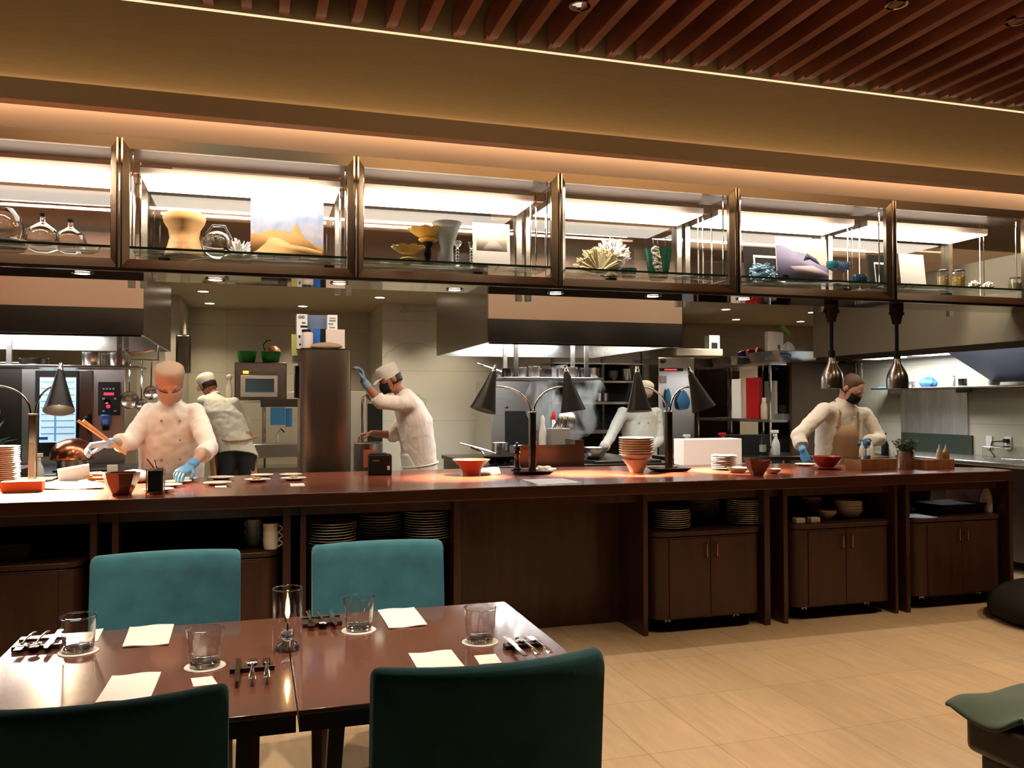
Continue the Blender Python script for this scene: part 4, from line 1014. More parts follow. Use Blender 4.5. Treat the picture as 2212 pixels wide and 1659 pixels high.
for x in (1192, 1300, 1386):
    b = B(); pr(b, x, 760, x+7, 1100, 9.12, .03); [setattr(v, 'z', .001) for v in b.v if v.z < 1]; b.build('upright', M_steeld, o)
b = B(); pr(b, 1192, 785, 1392, 1100, 9.52, .02); b.build('rear_sheet', M_blackm, o)
for i, (x, y, r, h) in enumerate([(1085, 822, .09, .10), (1125, 822, .07, .08), (1200, 822, .1, .13), (1245, 822, .09, .10), (1290, 822, .11, .15), (1335, 822, .08, .12), (1365, 822, .08, .14), (1250, 868, .1, .14), (1310, 868, .1, .10)]):
    q = pc(x, y, 9.3); q = pc(x, y, 9.12); pot((q.x, 9.28, q.z+.001), r*.9, h, [M_steel, M_steeld][i % 2], 'steel pot on the dark shelving behind the far cook, %s counted from the left' % words[i], 'pots on the dark shelving')
# steel cabinet with red display right of far cook
o, a, c = tall_oven(1422, 772, 1502, 1000, 9.2, 'steel cabinet with a red digital display behind the third heat lamp')
b = B(); pr(b, 1425, 795, 1476, 802, 9.188, .011); b.build('display_strip', M_black, o)
b = B(); pr(b, 1436, 797, 1462, 800, 9.184, .003); b.build('red_digits', emis('red_led', (1, .03, .03), 3), o)
q = pc(1432, 779, 9.2); B().lathe([(.03, 0), (.03, .03), (.015, .035), (.001, .035)], (q.x, 9.2, q.z), 24, basis((0, -1, 0))).build('knob', M_blackm, o)
b = B(); pr(b, 1426, 812, 1440, 828, 9.19, .009); b.build('keypad', M_grey, o)
for i, (x0, x1, y0, y1) in enumerate([(1447, 1460, 845, 885), (1472, 1500, 848, 890)]):
    q = pc((x0+x1)/2, y0, 9.05); single('hanging_cloth', bag_b(V((q.x, 9.165, pc(0, y1, 9.0).z)), .04+.05*i, .03, .22, 6+i), M_bluecl, 'blue cloth hanging beside the steel cabinet, %s one' % ['left', 'right'][i], 'cloth', 'blue cloths')
b = B(); pr(b, 1508, 800, 1600, 1110, 10.2, .4); single('rack_dark_block', b, M_steeld, 'dark block added behind the chrome rack to darken its inside', 'cabinet')  # added only to darken the view through the rack
# right shelving rack (runs away from the viewer) and fridge
o = empty('kitchen_rack', (5.75, 8.9, 0), 'chrome shelving rack with the red folder, left of the dark fridge', 'rack')
for z in (1.86, 1.22, .74):
    B().box(5.45, 5.98, 8.12, 9.75, z-.03, z).build('shelf', M_steel, o)
for yy in (8.14, 9.0, 9.73):
    for xx in (5.47, 5.95): B().tube([(xx, yy, 0), (xx, yy, 1.858)], .015, 10).build('upright', M_chrome, o)
o = empty('fridge', (6.25, 8.5, 0), 'tall dark steel fridge beside the bareheaded chef', 'fridge')
B().box(6.0, 6.58, 8.10, 9.2, .1, 1.86).build('cabinet', mat('fridge_dark_brown', (.05, .032, .02), .9, 0, spec=.08), o, bevel=.01)
B().box(5.99, 6.59, 8.085, 8.099, .1, 1.85).build('door', mat('fridge_dark_brown', (0, 0, 0)), o)
B().box(5.70, 5.98, 8.07, 8.118, .05, 1.86).build('side_column', mat('fridge_dark_brown', (0, 0, 0)), o)
def gpan(x0, x1, y0, y1, z, h, label):
    o = empty('steel_pan', ((x0+x1)/2, (y0+y1)/2, z), label, 'steel pan', 'deep steel pans on the rack')
    cx, cy = (x0+x1)/2, (y0+y1)/2; w_, d = (x1-x0)/2, (y1-y0)/2
    B().loft([(V((cx, cy, z)), V((w_*.9, 0, 0)), V((0, d*.9, 0))), (V((cx, cy, z+h)), V((w_, 0, 0)), V((0, d, 0))), (V((cx, cy, z+h+.004)), V((w_+.012, 0, 0)), V((0, d+.012, 0))), (V((cx, cy, z+h)), V((w_-.004, 0, 0)), V((0, d-.004, 0))), (V((cx, cy, z+.02)), V((w_*.88, 0, 0)), V((0, d*.88, 0)))], 28, .8).build('body', M_steel, o)
    B().box(x0+.10, x0+.22, y0-.0105, y0-.009, z+h*.5, z+h*.75).build('tape_label', M_bluecl, o)
gpan(5.50, 6.05, 8.95, 9.55, 1.861, .11, 'deep steel pan on top of the rack, the farther one with the packets')
gpan(5.55, 6.45, 8.18, 8.82, 1.861, .13, 'deep steel pan on top of the rack, nearer and full of bags')
def bag(x, y, Y, rx, ry, h, zb, m, label, seed, name='bag', grp='bags on the rack'):
    q = pc(x, y, Y); single(name, bag_b(V((q.x, Y, zb)), rx, ry, h, seed), m, label, 'bag', grp)
o = empty('flour_bag', (5.83, 8.42, 1.885), 'white paper bag with black print standing in the nearer steel pan', 'bag')
q = pc(1672, 740, 8.4)
B().cbox((q.x, 8.4, 2.06), (.24, .07, .33), rz=.2).build('paper_bag', M_paper, o, bevel=.015)
for k, (dx, dz, w_, h_) in enumerate([(.03, .02, .012, .05), (.05, .0, .010, .08), (-.02, -.06, .03, .012), (-.02, -.085, .03, .012), (.03, -.07, .03, .03)]):
    B().cbox((q.x+dx, 8.3625, 2.03+dz), (w_, .002, h_), rz=.2).build('print', M_blackm if k < 4 else M_greenv, o)
bag(1702, 745, 8.4, .10, .09, .22, 1.885, M_paper, 'round white knotted bag next to the printed paper bag', 12)
bag(1738, 748, 8.5, .17, .10, .20, 1.885, M_bag, 'clear plastic bag lying in the middle of the nearer pan', 13)
bag(1772, 746, 8.45, .09, .08, .33, 1.885, M_bag, 'clear plastic bag with a gathered top at the right of the pan', 14)
q = pc(1698, 715, 8.45); single('green_packet', B().cbox((q.x, 8.45, q.z), (.17, .03, .05), Matrix.Rotation(.7, 3, 'Y')).tube([(q.x+.04, 8.47, q.z-.05), (q.x+.05, 8.5, 2.0)], .004), mat('pale_green', (.35, .45, .15), .5), 'pale green roll poking out above the bags', 'packet', bevel=.012)
for i, (x, y, m, l) in enumerate([(1602, 752, mat('purple_pack', (.10, .02, .22), .3), 'small purple packet in the farther steel pan'), (1622, 748, M_red, 'red packet in the farther steel pan'), (1640, 742, mat('brown_pack', (.30, .10, .07), .4), 'reddish brown packet at the right of the farther pan')]):
    q = pc(x, y, 9.1); single('packet', B().cbox((q.x, 9.1, 2.0+.02*i), (.10, .05, .09), Matrix.Rotation(.35*(i-1), 3, 'Y')), m, l, 'packet', 'packets in the far pan', bevel=.01)
# folders and bottles on the rack's middle shelf (z 1.22)
def upright(name, x0, y0, x1, X, m, label, cat, grp, th=.05, top=None, zb=1.221):
    a = aX(x0, y0, X); h = a.z-zb
    single(name, B().box(X, X+th, a.y-.26, a.y, zb, a.z, Matrix.Translation((0, 0, 0))), m, label, cat, grp, bevel=.003)
a = pc(1594, 805, 8.2)
single('binder', B().cbox((5.50, 8.86, 1.222+.235), (.03, .20, .47)), M_paper, 'white binder standing left of the red folder', 'binder', 'binders on the rack', bevel=.003)
single('red_folder', B().cbox((5.56, 8.60, 1.222+.24), (.05, .26, .48)), M_red, 'bright red folder standing on the chrome rack', 'folder', bevel=.004)
single('binder', B().cbox((5.72, 8.50, 1.222+.22), (.03, .22, .44)), M_cplate, 'pale binder standing right of the red folder', 'binder', 'binders on the rack', bevel=.003)
o = empty('condiment_bottle', (5.55, 8.38, 1.2215), 'cream bottle with a white cap in front of the red folder', 'bottle')
B().lathe([(.032, 0), (.038, .02), (.038, .15), (.022, .20)], (5.55, 8.38, 1.2215), 20).build('bottle', mat('cream_dressing', (.55, .45, .28), .4), o)
B().lathe([(.024, .201), (.024, .245), (.001, .246)], (5.55, 8.38, 1.2215), 20).build('cap', M_white, o)
single('box', B().cbox((5.80, 8.3, 1.222+.03), (.22, .18, .06)), M_grey, 'flat grey box on the rack near the fridge', 'box')
single('box', B().cbox((5.80, 8.3, 1.283+.05), (.14, .12, .10)), M_blackm, 'small dark box on top of the flat grey box', 'box')
# lower shelf: black bins and spray bottles
for i, (yy, l) in enumerate([(9.3, 'left'), (8.5, 'right')]):
    single('black_bin', B().loft([(V((5.74, yy, .741)), V((.17, 0, 0)), V((0, .24, 0))), (V((5.74, yy, 1.0)), V((.20, 0, 0)), V((0, .28, 0)))], 8, 1), M_blackm, 'black bin low on the chrome rack, the %s one' % l, 'bin', 'bins on the rack')
# work bench behind the pass on the right, carrying bottles
o = empty('work_bench', (4.3, 7.2, 0), 'steel work bench behind the pass, under the chrome rack', 'bench')
B().box(3.7, 5.2, 6.9, 7.5, .86, .90).build('top', M_steeld, o, bevel=.004)
for xx in (3.75, 5.15):
    for yy in (6.95, 7.45): B().tube([(xx, yy, 0), (xx, yy, .86)], .02, 10).build('leg', M_steel, o)
q = pc(1676, 1000, 7.1); spray(V((q.x, 7.1, .901)), 'white spray bottle with an orange-white trigger near the chef\'s sleeve', mat('frosted_bottle', (.5, .52, .48), .35), M_white, sc=1.05)
q = pc(1563, 1000, 7.2); spray(V((q.x, 7.2, .901)), 'spray bottle with a red trigger behind the white box', M_cplate, M_red, sc=.95)
q = pc(1486, 1000, 7.2); spray(V((q.x, 7.2, .901)), 'pale green pump bottle behind the third heat lamp', mat('pale_green_b', (.45, .5, .35), .4), M_white, sc=.9)
q = pc(1648, 1000, 7.15)
o = empty('glass_bottle', (q.x, 7.15, .901), 'dark glass bottle with a white label on the bench', 'bottle')
B().lathe([(.030, 0), (.032, .01), (.032, .12), (.014, .17), (.013, .23), (.001, .231)], (q.x, 7.15, .901), 20).build('bottle', M_black, o)
B().lathe([(.0328, .03), (.0328, .10)], (q.x, 7.15, .901), 20, cap0=False, cap1=False).build('label', M_grey, o)
single('black_bin', B().loft([(V((q.x-.05, 7.36, .901)), V((.20, 0, 0)), V((0, .08, 0))), (V((q.x-.05, 7.36, 1.09)), V((.22, 0, 0)), V((0, .09, 0)))], 8, 1), M_blackm, 'black bin behind the bottles on the bench', 'bin')
# white box with a picture, on top of a steel case at the back
b = B(); pr(b, 1462, 752, 1562, 770, 9.6, .4); o = single('shelf_case', b, M_cplate, 'long pale case on top of the back cabinets', 'case', bevel=.01)
q = pc(1543, 752, 9.7); o = empty('carton', (q.x, 9.7, q.z), 'white carton with a black square on the pale case', 'carton')
b = B(); pr(b, 1532, 724, 1555, 754, 9.7, .12); b.build('box', M_white, o); b = B(); pr(b, 1538, 740, 1550, 753, 9.69, .009); b.build('print', M_blackm, o)
b = B(); pr(b, 1500, 774, 1565, 800, 9.6, .3); single('steel_case', b, M_steeld, 'dark steel case left of the chrome rack\'s top', 'case')

# ================= RIGHT WALL STATION =================
o = empty('wall_hood', (6.2, 6.6, 1.86), 'angled steel hood along the right kitchen wall with bright lamps', 'range hood')
B().box(5.86, 6.60, 5.05, 7.85, 1.872, 1.898).build('canopy', M_steel, o)
B().box(5.855, 5.885, 5.05, 7.85, 1.845, 1.897).build('front_lip', M_steeld, o)
b = B(); b.v += [V((5.92, 5.05, 1.87)), V((5.92, 6.1, 1.87)), V((6.45, 6.1, 1.60)), V((6.45, 5.05, 1.60)), V((5.92, 5.05, 1.86)), V((5.92, 6.1, 1.86)), V((6.45, 6.1, 1.59)), V((6.45, 5.05, 1.59))]
for f in ((0, 1, 2, 3), (7, 6, 5, 4), (0, 4, 5, 1), (1, 5, 6, 2), (2, 6, 7, 3), (3, 7, 4, 0)): b._f(f)
b.build('slanted_panel', mat('slanted_blue_steel', (.09, .10, .15), .4, 1), o)
for yy in (6.5, 7.2):
    B().box(6.0, 6.3, yy-.2, yy+.2, 1.86, 1.8715).build('lamp_panel', emis('hood_white', (.92, .97, 1), 9), o)
area('wall_hood_lamp', (6.2, 6.9, 1.855), .3, 1.0, 28, COOL, parent=o)
o = empty('wall_shelf', (6.5, 6.4, 1.56), 'steel shelf on the right wall holding containers and a blue bag', 'shelf')
B().box(6.36, 6.615, 5.2, 7.6, 1.545, 1.56).build('board', M_steel, o, bevel=.003)
for yy in (5.6, 6.5, 7.4): B().box(6.42, 6.615, yy, yy+.015, 1.50, 1.5449).build('bracket', M_steel, o)
bx = 6.47
for i, (yy, r, h, m, l) in enumerate([(7.15, .05, .06, M_steel, 'small steel container on the wall shelf, left of the blue bag'), (6.62, .045, .10, M_white, 'white container on the wall shelf, right of the blue bag'), (6.47, .04, .07, M_steeld, 'small dark container on the wall shelf beside the white one'), (6.12, .055, .11, M_white, 'bright white pot on the wall shelf under the slanted panel'), (5.72, .05, .12, mat('brown_jar', (.2, .09, .04), .4), 'brown jar on the wall shelf near the right edge')]):
    pot((bx, yy, 1.561), r, h, m, l, 'containers on the wall shelf', name='container', cat='container')
single('blue_bag', bag_b(V((6.47, 6.90, 1.561)), .07, .11, .10, 21), M_blue, 'bright blue bag lying on the wall shelf', 'bag')
single('blue_tray', B().cbox((6.47, 7.42, 1.568), (.16, .22, .012)), mat('sky_blue_board', (.10, .38, .62), .4), 'light blue board at the left end of the wall shelf', 'board')
o = empty('hanging_ladle', (6.45, 7.85, 1.70), 'wire hook and ladle hanging left of the wall shelf', 'ladle')
for dy in (0, .10): B().tube([(6.40, 7.78+dy, 1.84), (6.40, 7.78+dy, 1.58)], .005, 6).build('wire', M_chrome, o)
B().ell((6.40, 7.83, 1.57), (.05, .09, .02)).build('ladle_bowl', M_chrome, o)
# steel backsplash & outlets
single('steel_backsplash', B().box(6.60, 6.618, 6.55, 7.43, 1.09, 1.54), mat('satin_steel', (.75, .74, .70), .38, 1, noise=.15, nscale=3, stretch=(1, 4, .6)), 'bright brushed steel backsplash on the right wall below the shelf', 'backsplash')
single('dark_backsplash', B().box(6.600, 6.618, 6.50, 7.43, .905, 1.088), mat('green_black_tile', (.04, .05, .035), .15), 'dark glossy strip below the steel backsplash', 'backsplash')
for i, (yy, l) in enumerate([(6.31, 'white wall socket right of the backsplash, the left one'), (6.10, 'white wall socket with a black plug')]):
    o = empty('wall_socket', (6.615, yy, 1.03), l, 'socket', 'wall sockets')
    B().box(6.608, 6.6195, yy-.035, yy+.035, .97, 1.09).build('plate', M_white, o, bevel=.002)
    if i: B().box(6.57, 6.6075, yy-.02, yy+.02, 1.035, 1.07).build('plug', M_blackm, o)
single('power_cord', B().tube([(6.57, 6.11, 1.05), (6.55, 6.22, 1.04), (6.55, 6.24, .96), (6.52, 6.16, .905)], .006, 8), M_blackm, 'black cord dropping from the right wall socket', 'cord')
o = empty('wall_bench', (6.25, 6.4, 0), 'steel worktop along the right kitchen wall', 'bench')
B().box(5.90, 6.60, 5.1, 7.9, .865, .904).build('top', M_steel, o, bevel=.008)
B().box(5.96, 6.595, 5.15, 7.85, .1, .864).build('cabinet', M_steeld, o)
q = V((6.25, 5.82, .905)); single('clear_container', B().box(6.15, 6.35, 5.68, 5.95, .905, 1.02), M_film, 'clear plastic container on the right wall worktop', 'container', bevel=.01)
single('black_machine', B().box(6.3, 6.5, 5.35, 5.58, .905, 1.14), M_blackm, 'black machine at the right end of the wall worktop', 'machine', bevel=.01)
q = pc(1916, 985, 7.0); o = empty('oil_bottle', (5.75, 6.9, .0), 'dummy', 'x'); bpy.data.objects.remove(o)
# prep station behind the bareheaded chef
o = empty('prep_table', (5.3, 6.6, 0), 'low dark prep table behind the herb pot', 'table')
B().box(5.05, 5.75, 6.2, 6.9, .84, .88).build('top', M_steeld, o)
for xx in (5.1, 5.7):
    for yy in (6.25, 6.85): B().tube([(xx, yy, 0), (xx, yy, .84)], .018, 8).build('leg', M_steel, o)
for i, (x, m, mc, h, l) in enumerate([(1880, mat('clear_oil', (.5, .5, .45), .2), M_white, .20, 'clear oil bottle behind the trays, left of the dark one'), (1912, M_black, M_black, .25, 'dark green-black bottle behind the trays'), (1926, M_white, M_white, .17, 'white squeeze bottle right of the dark bottle')]):
    q = pc(x, 985, 6.4); o = empty('kitchen_bottle', (q.x, 6.4, .881), l, 'bottle', 'bottles on the prep table')
    B().lathe([(.03, 0), (.032, .01), (.032, h*.55), (.013, h*.75), (.012, h*.93)], (q.x, 6.4, .881), 20).build('bottle', m, o)
    B().lathe([(.0135, h*.93+.0004), (.0135, h), (.001, h)], (q.x, 6.4, .881), 16).build('cap', mc, o)
q = pc(1895, 985, 6.3); single('sauce_pan', B().cbox((q.x, 6.35+.2, .93), (.2, .12, .09)), mat('grey_blue_bin', (.10, .12, .14), .4), 'grey-blue box behind the oil bottle', 'box')
# ---- left kitchen ----
o = empty('combi_oven', (-1.47, 8.35, 0), 'steel combi oven with a lit window and black control panel, at the left', 'oven')
B().box(-1.90, -1.09, 8.03, 8.75, .62, 1.735).build('body', M_steel, o, bevel=.008)
b = B(); pr(b, 76, 800, 168, 985, 8.0, .028); d = b.build('door', M_blackm, o, bevel=.004)
b = B(); pr(b, 86, 815, 163, 955, 7.992, .007); b.build('window', mat('oven_glow_glass', (.3, .4, .45), .1, emit=(.62, .85, 1.0), estr=.85, noise=.5, nscale=9), d)
b = B()
for yy in range(824, 950, 14): pr(b, 88, yy, 161, yy+2, 7.988, .003)
pr(b, 118, 817, 121, 953, 7.986, .0015); b.build('oven_racks', mat('rack_shade_blue', (.10, .22, .32), .5, emit=(.3, .6, .9), estr=.35), d)
b = B(); pr(b, 84, 944, 103, 950, 7.985, .005); b.build('sticker', M_blue, d)
b = B(); pr(b, 172, 800, 198, 985, 8.0, .028); b.build('door_side', M_steeld, o, bevel=.003)
b = B(); b.tube([pc(190, 895, 7.95), pc(190, 935, 7.95)], .012, 10).ell(pc(187, 905, 7.95), (.028, .02, .028)); b.build('handle', M_blackm, o)
b = B(); pr(b, 212, 825, 258, 897, 8.005, .02); cpn = b.build('control_panel', M_blackm, o)
b = B()
for x in range(4): pr(b, 222+x*7, 838, 226+x*7, 842, 8.0, .005)
for x, y in ((221, 859), (246, 859), (221, 886), (246, 886)): pr(b, x, y, x+5, y+4, 8.0, .005)
b.build('button_panel', M_grey, cpn)
b = B(); pr(b, 224, 848, 246, 854, 8.0, .004); b.build('digits', mat('red_led_dim', (.3, .01, .02), .4, emit=(1, .05, .1), estr=1.0), cpn)
q = pc(231, 867, 8.0); B().lathe([(.022, 0), (.022, .02), (.001, .022)], (q.x, 8.004, q.z), 20, basis((0, -1, 0))).build('dial', M_chrome, cpn)
q = pc(234, 878, 8.0); B().lathe([(.016, 0), (.016, .012), (.001, .013)], (q.x, 8.004, q.z), 20, basis((0, -1, 0))).build('red_button', mat('red_button', (.6, .01, .04), .4, emit=(1, .02, .08), estr=1.5), cpn)
B().box(-1.90, -1.09, 8.05, 8.7, .02, .618).build('stand', M_steeld, o)
o = empty('thermometer', (pc(227, 910, 7.98).x, 7.98, 0), 'blue hand-held thermometer hanging on the combi oven', 'thermometer')
o.location.z = pc(227, 928, 7.98).z
b = B(); pr(b, 217, 896, 237, 920, 7.97, .034); b.build('body', M_blue, o, bevel=.008); b = B(); pr(b, 221, 906, 233, 916, 7.966, .003); b.build('display', mat('lcd', (.25, .30, .45), .3), o)
b = B(); pr(b, 221, 921, 233, 930, 7.975, .02); b.build('grip', M_blackm, o)
# dark equipment at the far left
b = B(); pr(b, -60, 780, 48, 1150, 8.2, .4); single('dark_cupboard', b, M_steeld, 'dark steel cupboard left of the combi oven', 'cupboard', bevel=.01)
o = empty('potted_plant', (-2.0, 7.45, .905), 'green plant behind the white carton at the left edge', 'plant')
random.seed(9); b = B()
for k in range(60):
    a = random.uniform(0, 6.28); r = random.uniform(.05, .22); h = random.uniform(.12, .30); p0 = V((-2.0, 7.45, .99)); p1 = p0+V((r*cos(a), r*sin(a)*.5, h)); b.tube([p0, p0.lerp(p1, .6)+V((0, 0, .04)), p1], [.003, .008, .001], 4)
b.build('leaves', mat('plant_green', (.02, .07, .02), .5), o)
B().lathe([(.05, 0), (.07, .09), (.06, .09), (.001, .02)], (-2.0, 7.45, .905), 20).build('pot', M_cplate, o)
# left range and its load
o = empty('cooking_range', (-1.6, 7.2, 0), 'steel cooking range behind the left end of the pass', 'range')
B().box(-3.0, -.80, 6.75, 7.75, .001, .86).build('body', M_steeld, o)
B().box(-3.02, -.78, 6.72, 7.78, .861, .904).build('hob_top', M_steeld, o, bevel=.006)
for k in range(3): B().lathe([(.09, 0), (.10, .012), (.02, .02), (.001, .02)], (-1.35+.25*k, 7.0, .9045), 20).build('burner', M_blackm, o)
o = empty('prep_counter', (-1.35, 6.35, 0), 'dark steel prep counter just behind the left end of the pass', 'counter')
B().box(-2.6, -.84, 6.0, 6.60, .001, .86).build('body', M_steeld, o)
B().box(-2.6, -.82, 5.98, 6.60, .861, .885).build('worktop', M_steeld, o, bevel=.004)
B().box(-1.55, -1.45, 6.03, 6.57, .886, .985).build('splash_rail', M_steeld, o)
q = pc(160, 975, 6.75); L = V((-1.26, 6.40, .886))
o = empty('covered_pot', (-1.20, 6.42, .886), 'steel pot under a copper-brown dome lid, beside the left heat lamp', 'pot')
B().lathe([(.095, 0), (.10, .01), (.10, .12), (.11, .14), (.105, .14), (.09, .02), (.001, .01)], (-1.20, 6.42, .8865), 32).build('pot', M_steel, o)
B().lathe([(.145, 0), (.147, .012), (.135, .07), (.10, .115), (.05, .14), (.001, .146)], (-1.20, 6.42, .8865+.141), 36).build('dome_lid', M_copper, o)
q = pc(116, 985, 6.3); spray(V((-1.37, 6.25, .886)), 'grey-white spray bottle beside the copper dome lid', M_white, M_cplate, sc=.85)
single('carton', B().cbox((-1.80, 6.6+.3, .905+.10), (.24, .14, .20)), mat('grey_white_carton', (.5, .48, .43), .7), 'grey-white carton behind the saucer stack', 'carton', bevel=.004)
o = empty('water_bottle', (-1.66, 6.3, .886), 'clear bottle with a blue cap behind the left lamp post', 'bottle')
B().lathe([(.033, 0), (.035, .01), (.035, .10), (.02, .14)], (-1.66, 6.3, .886), 20).build('bottle', M_cplate, o); B().lathe([(.022, .1405), (.022, .17), (.001, .171)], (-1.66, 6.3, .886), 20).build('cap', M_blue, o)
q = aY(243, 1000, 6.25); single('ticket_holder', B().cbox((q.x, 6.25, .886+.055), (.065, .02, .108)), M_cplate, 'upright pale card near the front chef\'s arm', 'card', bevel=.002)
b = B(); random.seed(4)
q = aY(168, 1000, 6.15)
for k in range(26): b.ell((q.x+random.uniform(-.09, .09), 6.15+random.uniform(-.04, .04), .892+random.uniform(0, .018)), (.018, .012, .006), Matrix.Rotation(random.uniform(0, 3), 3, 'Z'), 8, 5)
tag(single('chopped_greens', b, M_greenv, 'small heap of chopped greens on the dark prep counter', 'vegetables'), kind='stuff')
for i, (x, r) in enumerate([(190, .05), (152, .03), (205, .06)]):
    q = aY(x, 995, 6.3+.06*i); pot((q.x, 6.32+.05*i, .8865), r*.7, .05, M_white if i != 1 else M_steel, 'small %s tub on the dark prep counter, %s' % ('white' if i != 1 else 'steel', ['beside the greens', 'left of the greens', 'right of the greens'][i]), 'tubs on the prep counter', name='tub', cat='tub')
# hanging strainers
o = empty('hanging_rail', (-.95, 7.75, 1.7), 'rail with hooks under the left hood', 'rail')
B().tube([(-1.06, 7.75, 1.78), (-.79, 7.75, 1.78)], .008, 8).build('rail', M_chrome, o)
for xx in (-1.05, -.80): B().tube([(xx, 7.75, 1.78), (xx, 7.75, 1.93)], .006, 8).build('hanger', M_chrome, o)
for i, (x, r, z) in enumerate([(-1.02, .075, 1.44), (-.925, .05, 1.40), (-.85, .06, 1.50)]):
    o = empty('strainer', (x, 7.73-.012*i, 1.78), 'round wire strainer hanging under the left hood, %s of three' % ['left', 'middle', 'right'][i], 'strainer', 'strainers on the rail')
    yy = 7.73-.012*i
    B().tube([(x, 7.75, 1.772), (x, yy+.01, 1.74), (x, yy, z+r)], .006, 8).build('handle', M_chrome, o)
    B().lathe([(r, 0), (r*.9, .02), (r*.5, .035), (.001, .04)], (x, yy, z), 24, basis((0, 1, 0)), cap0=False).build('mesh_bowl', M_steel, o)
b = B(); pr(b, 380, 722, 411, 806, 9.7, .14); single('wall_dispenser', b, M_steeld, 'tall dark steel dispenser fixed to the back wall behind the front chef', 'dispenser', bevel=.02)
bpy.data.objects['wall_dispenser'].location.y = 9.62+.14
# microwave oven at the back, on a stand
def rectobj(): pass
o = empty('small_oven', (.05, 10.5, 1.45), 'steel oven with a blue-grey window on the back bench, green baskets on it', 'oven')
b = B(); pr(b, 507, 782, 619, 864, 10.3, .5); b.build('body', M_steeld, o, bevel=.01)
b = B(); pr(b, 519, 810, 600, 858, 10.27, .029); dd = b.build('door', M_steel, o, bevel=.004)
b = B(); pr(b, 530, 818, 592, 847, 10.262, .007); b.build('window', mat('blue_grey_glass', (.10, .16, .22), .1), dd)
b = B(); pr(b, 525, 801, 537, 807, 10.285, .014); b.build('indicator', emis('amber', (1, .45, .05), 3), o)
b = B(); pr(b, 543, 802, 597, 807, 10.285, .014); b.build('handle_bar', M_grey, o)
zt = aY(560, 782, 10.3).z
for i, (x0, x1) in enumerate([(510, 556), (562, 608)]):
    a, c = aY(x0, 772, 10.4), aY(x1, 798, 10.4); cx = (a.x+c.x)/2; r = (c.x-a.x)/2
    b = B().lathe([(r*.70, 0), (r*.78, .01), (r, .13), (r*.97, .13), (r*.72, .014), (.001, .012)], (cx, 10.45, zt+.002), 32)
    single('green_basket', b, M_green, 'green plastic basket on the back oven, the %s one' % ['left', 'right'][i], 'basket', 'green baskets')
a = aY(589, 772, 10.4)
o = empty('copper_bowl', (a.x, 10.45, zt+.02), 'copper-brown bowl with a curved handle sitting in the right green basket', 'bowl')
B().lathe([(.03, .02), (.08, .06), (.10, .12), (.08, .17), (.04, .20), (.001, .20)], (a.x, 10.45, zt+.0), 28).build('bowl', mat('orange_brown', (.32, .13, .04), .3), o)
B().tube([(a.x-.09, 10.45, zt+.14), (a.x-.11, 10.45, zt+.21), (a.x-.07, 10.45, zt+.26), (a.x-.02, 10.45, zt+.27)], .006, 8).build('handle', M_blackm, o)
o = empty('back_shelving', (.1, 10.5, 0), 'steel shelving under the back oven', 'shelving')
zs = aY(560, 865, 10.3).z
B().box(-.36, .62, 10.25, 10.85, zs-.03, zs-.001).build('shelf', M_steel, o)
B().box(-.36, .62, 10.25, 10.85, .60, .66).build('lower_shelf', M_steel, o)
for x in (-.34, .10, .60):
    for yy in (10.28, 10.82): B().tube([(x, yy, 0), (x, yy, zs-.03)], .016, 8).build('upright', M_chrome, o)
q = aY(514, 862, 10.15); 
o = empty('white_dispenser', (q.x, 10.28, zs), 'white pump bottle left of the back oven', 'bottle')
B().lathe([(.035, 0), (.035, .16), (.02, .19), (.02, .24)], (-.30, 10.31, zs), 20).build('bottle', M_cplate, o); B().ell((-.30, 10.31, zs+.27), (.035, .035, .035)).build('cap', M_white, o)
b = B(); pr(b, 620, 846, 643, 873, 9.9, .12); ob = single('white_tub', b, M_cplate, 'white tub on the ledge beside the steel pillar', 'tub', bevel=.01)
b = B(); pr(b, 644, 846, 652, 873, 9.9, .12); single('blue_tub', b, M_blue, 'dark blue tub on the ledge beside the steel pillar', 'tub', bevel=.004)
o = empty('ledge_cabinet', (.35, 9.95, 0), 'brown steel ledge cabinet left of the pillar with towel below', 'cabinet')
b = B(); pr(b, 563, 862, 652, 879, 9.86, .35); b.build('top', M_steeld, o)
for x in (566, 646): b = B(); pr(b, x, 879, x+5, 960, 9.88, .03); b.build('leg', M_steel, o)
b = B(); pr(b, 545, 960, 660, 988, 9.80, .43); b.build('sink', M_steel, o, bevel=.006)
b = B(); pr(b, 549, 989, 554, 1150, 9.84, .03); b.build('leg', M_steel, o); b = B(); pr(b, 648, 989, 653, 1150, 9.84, .03); b.build('leg', M_steel, o)
q = aY(600, 962, 10.0); B().tube([q, q+V((0, 0, .14)), q+V((.03, -.02, .19)), q+V((.07, -.04, .15))], .010, 10).build('faucet', M_chrome, o)
b = B(); pr(b, 584, 880, 616, 918, 9.85, .015); b.build('towel', M_bluecl, o)
b = B(); pr(b, 617, 882, 631, 922, 9.87, .015); b.build('towel', M_bluecl, o)
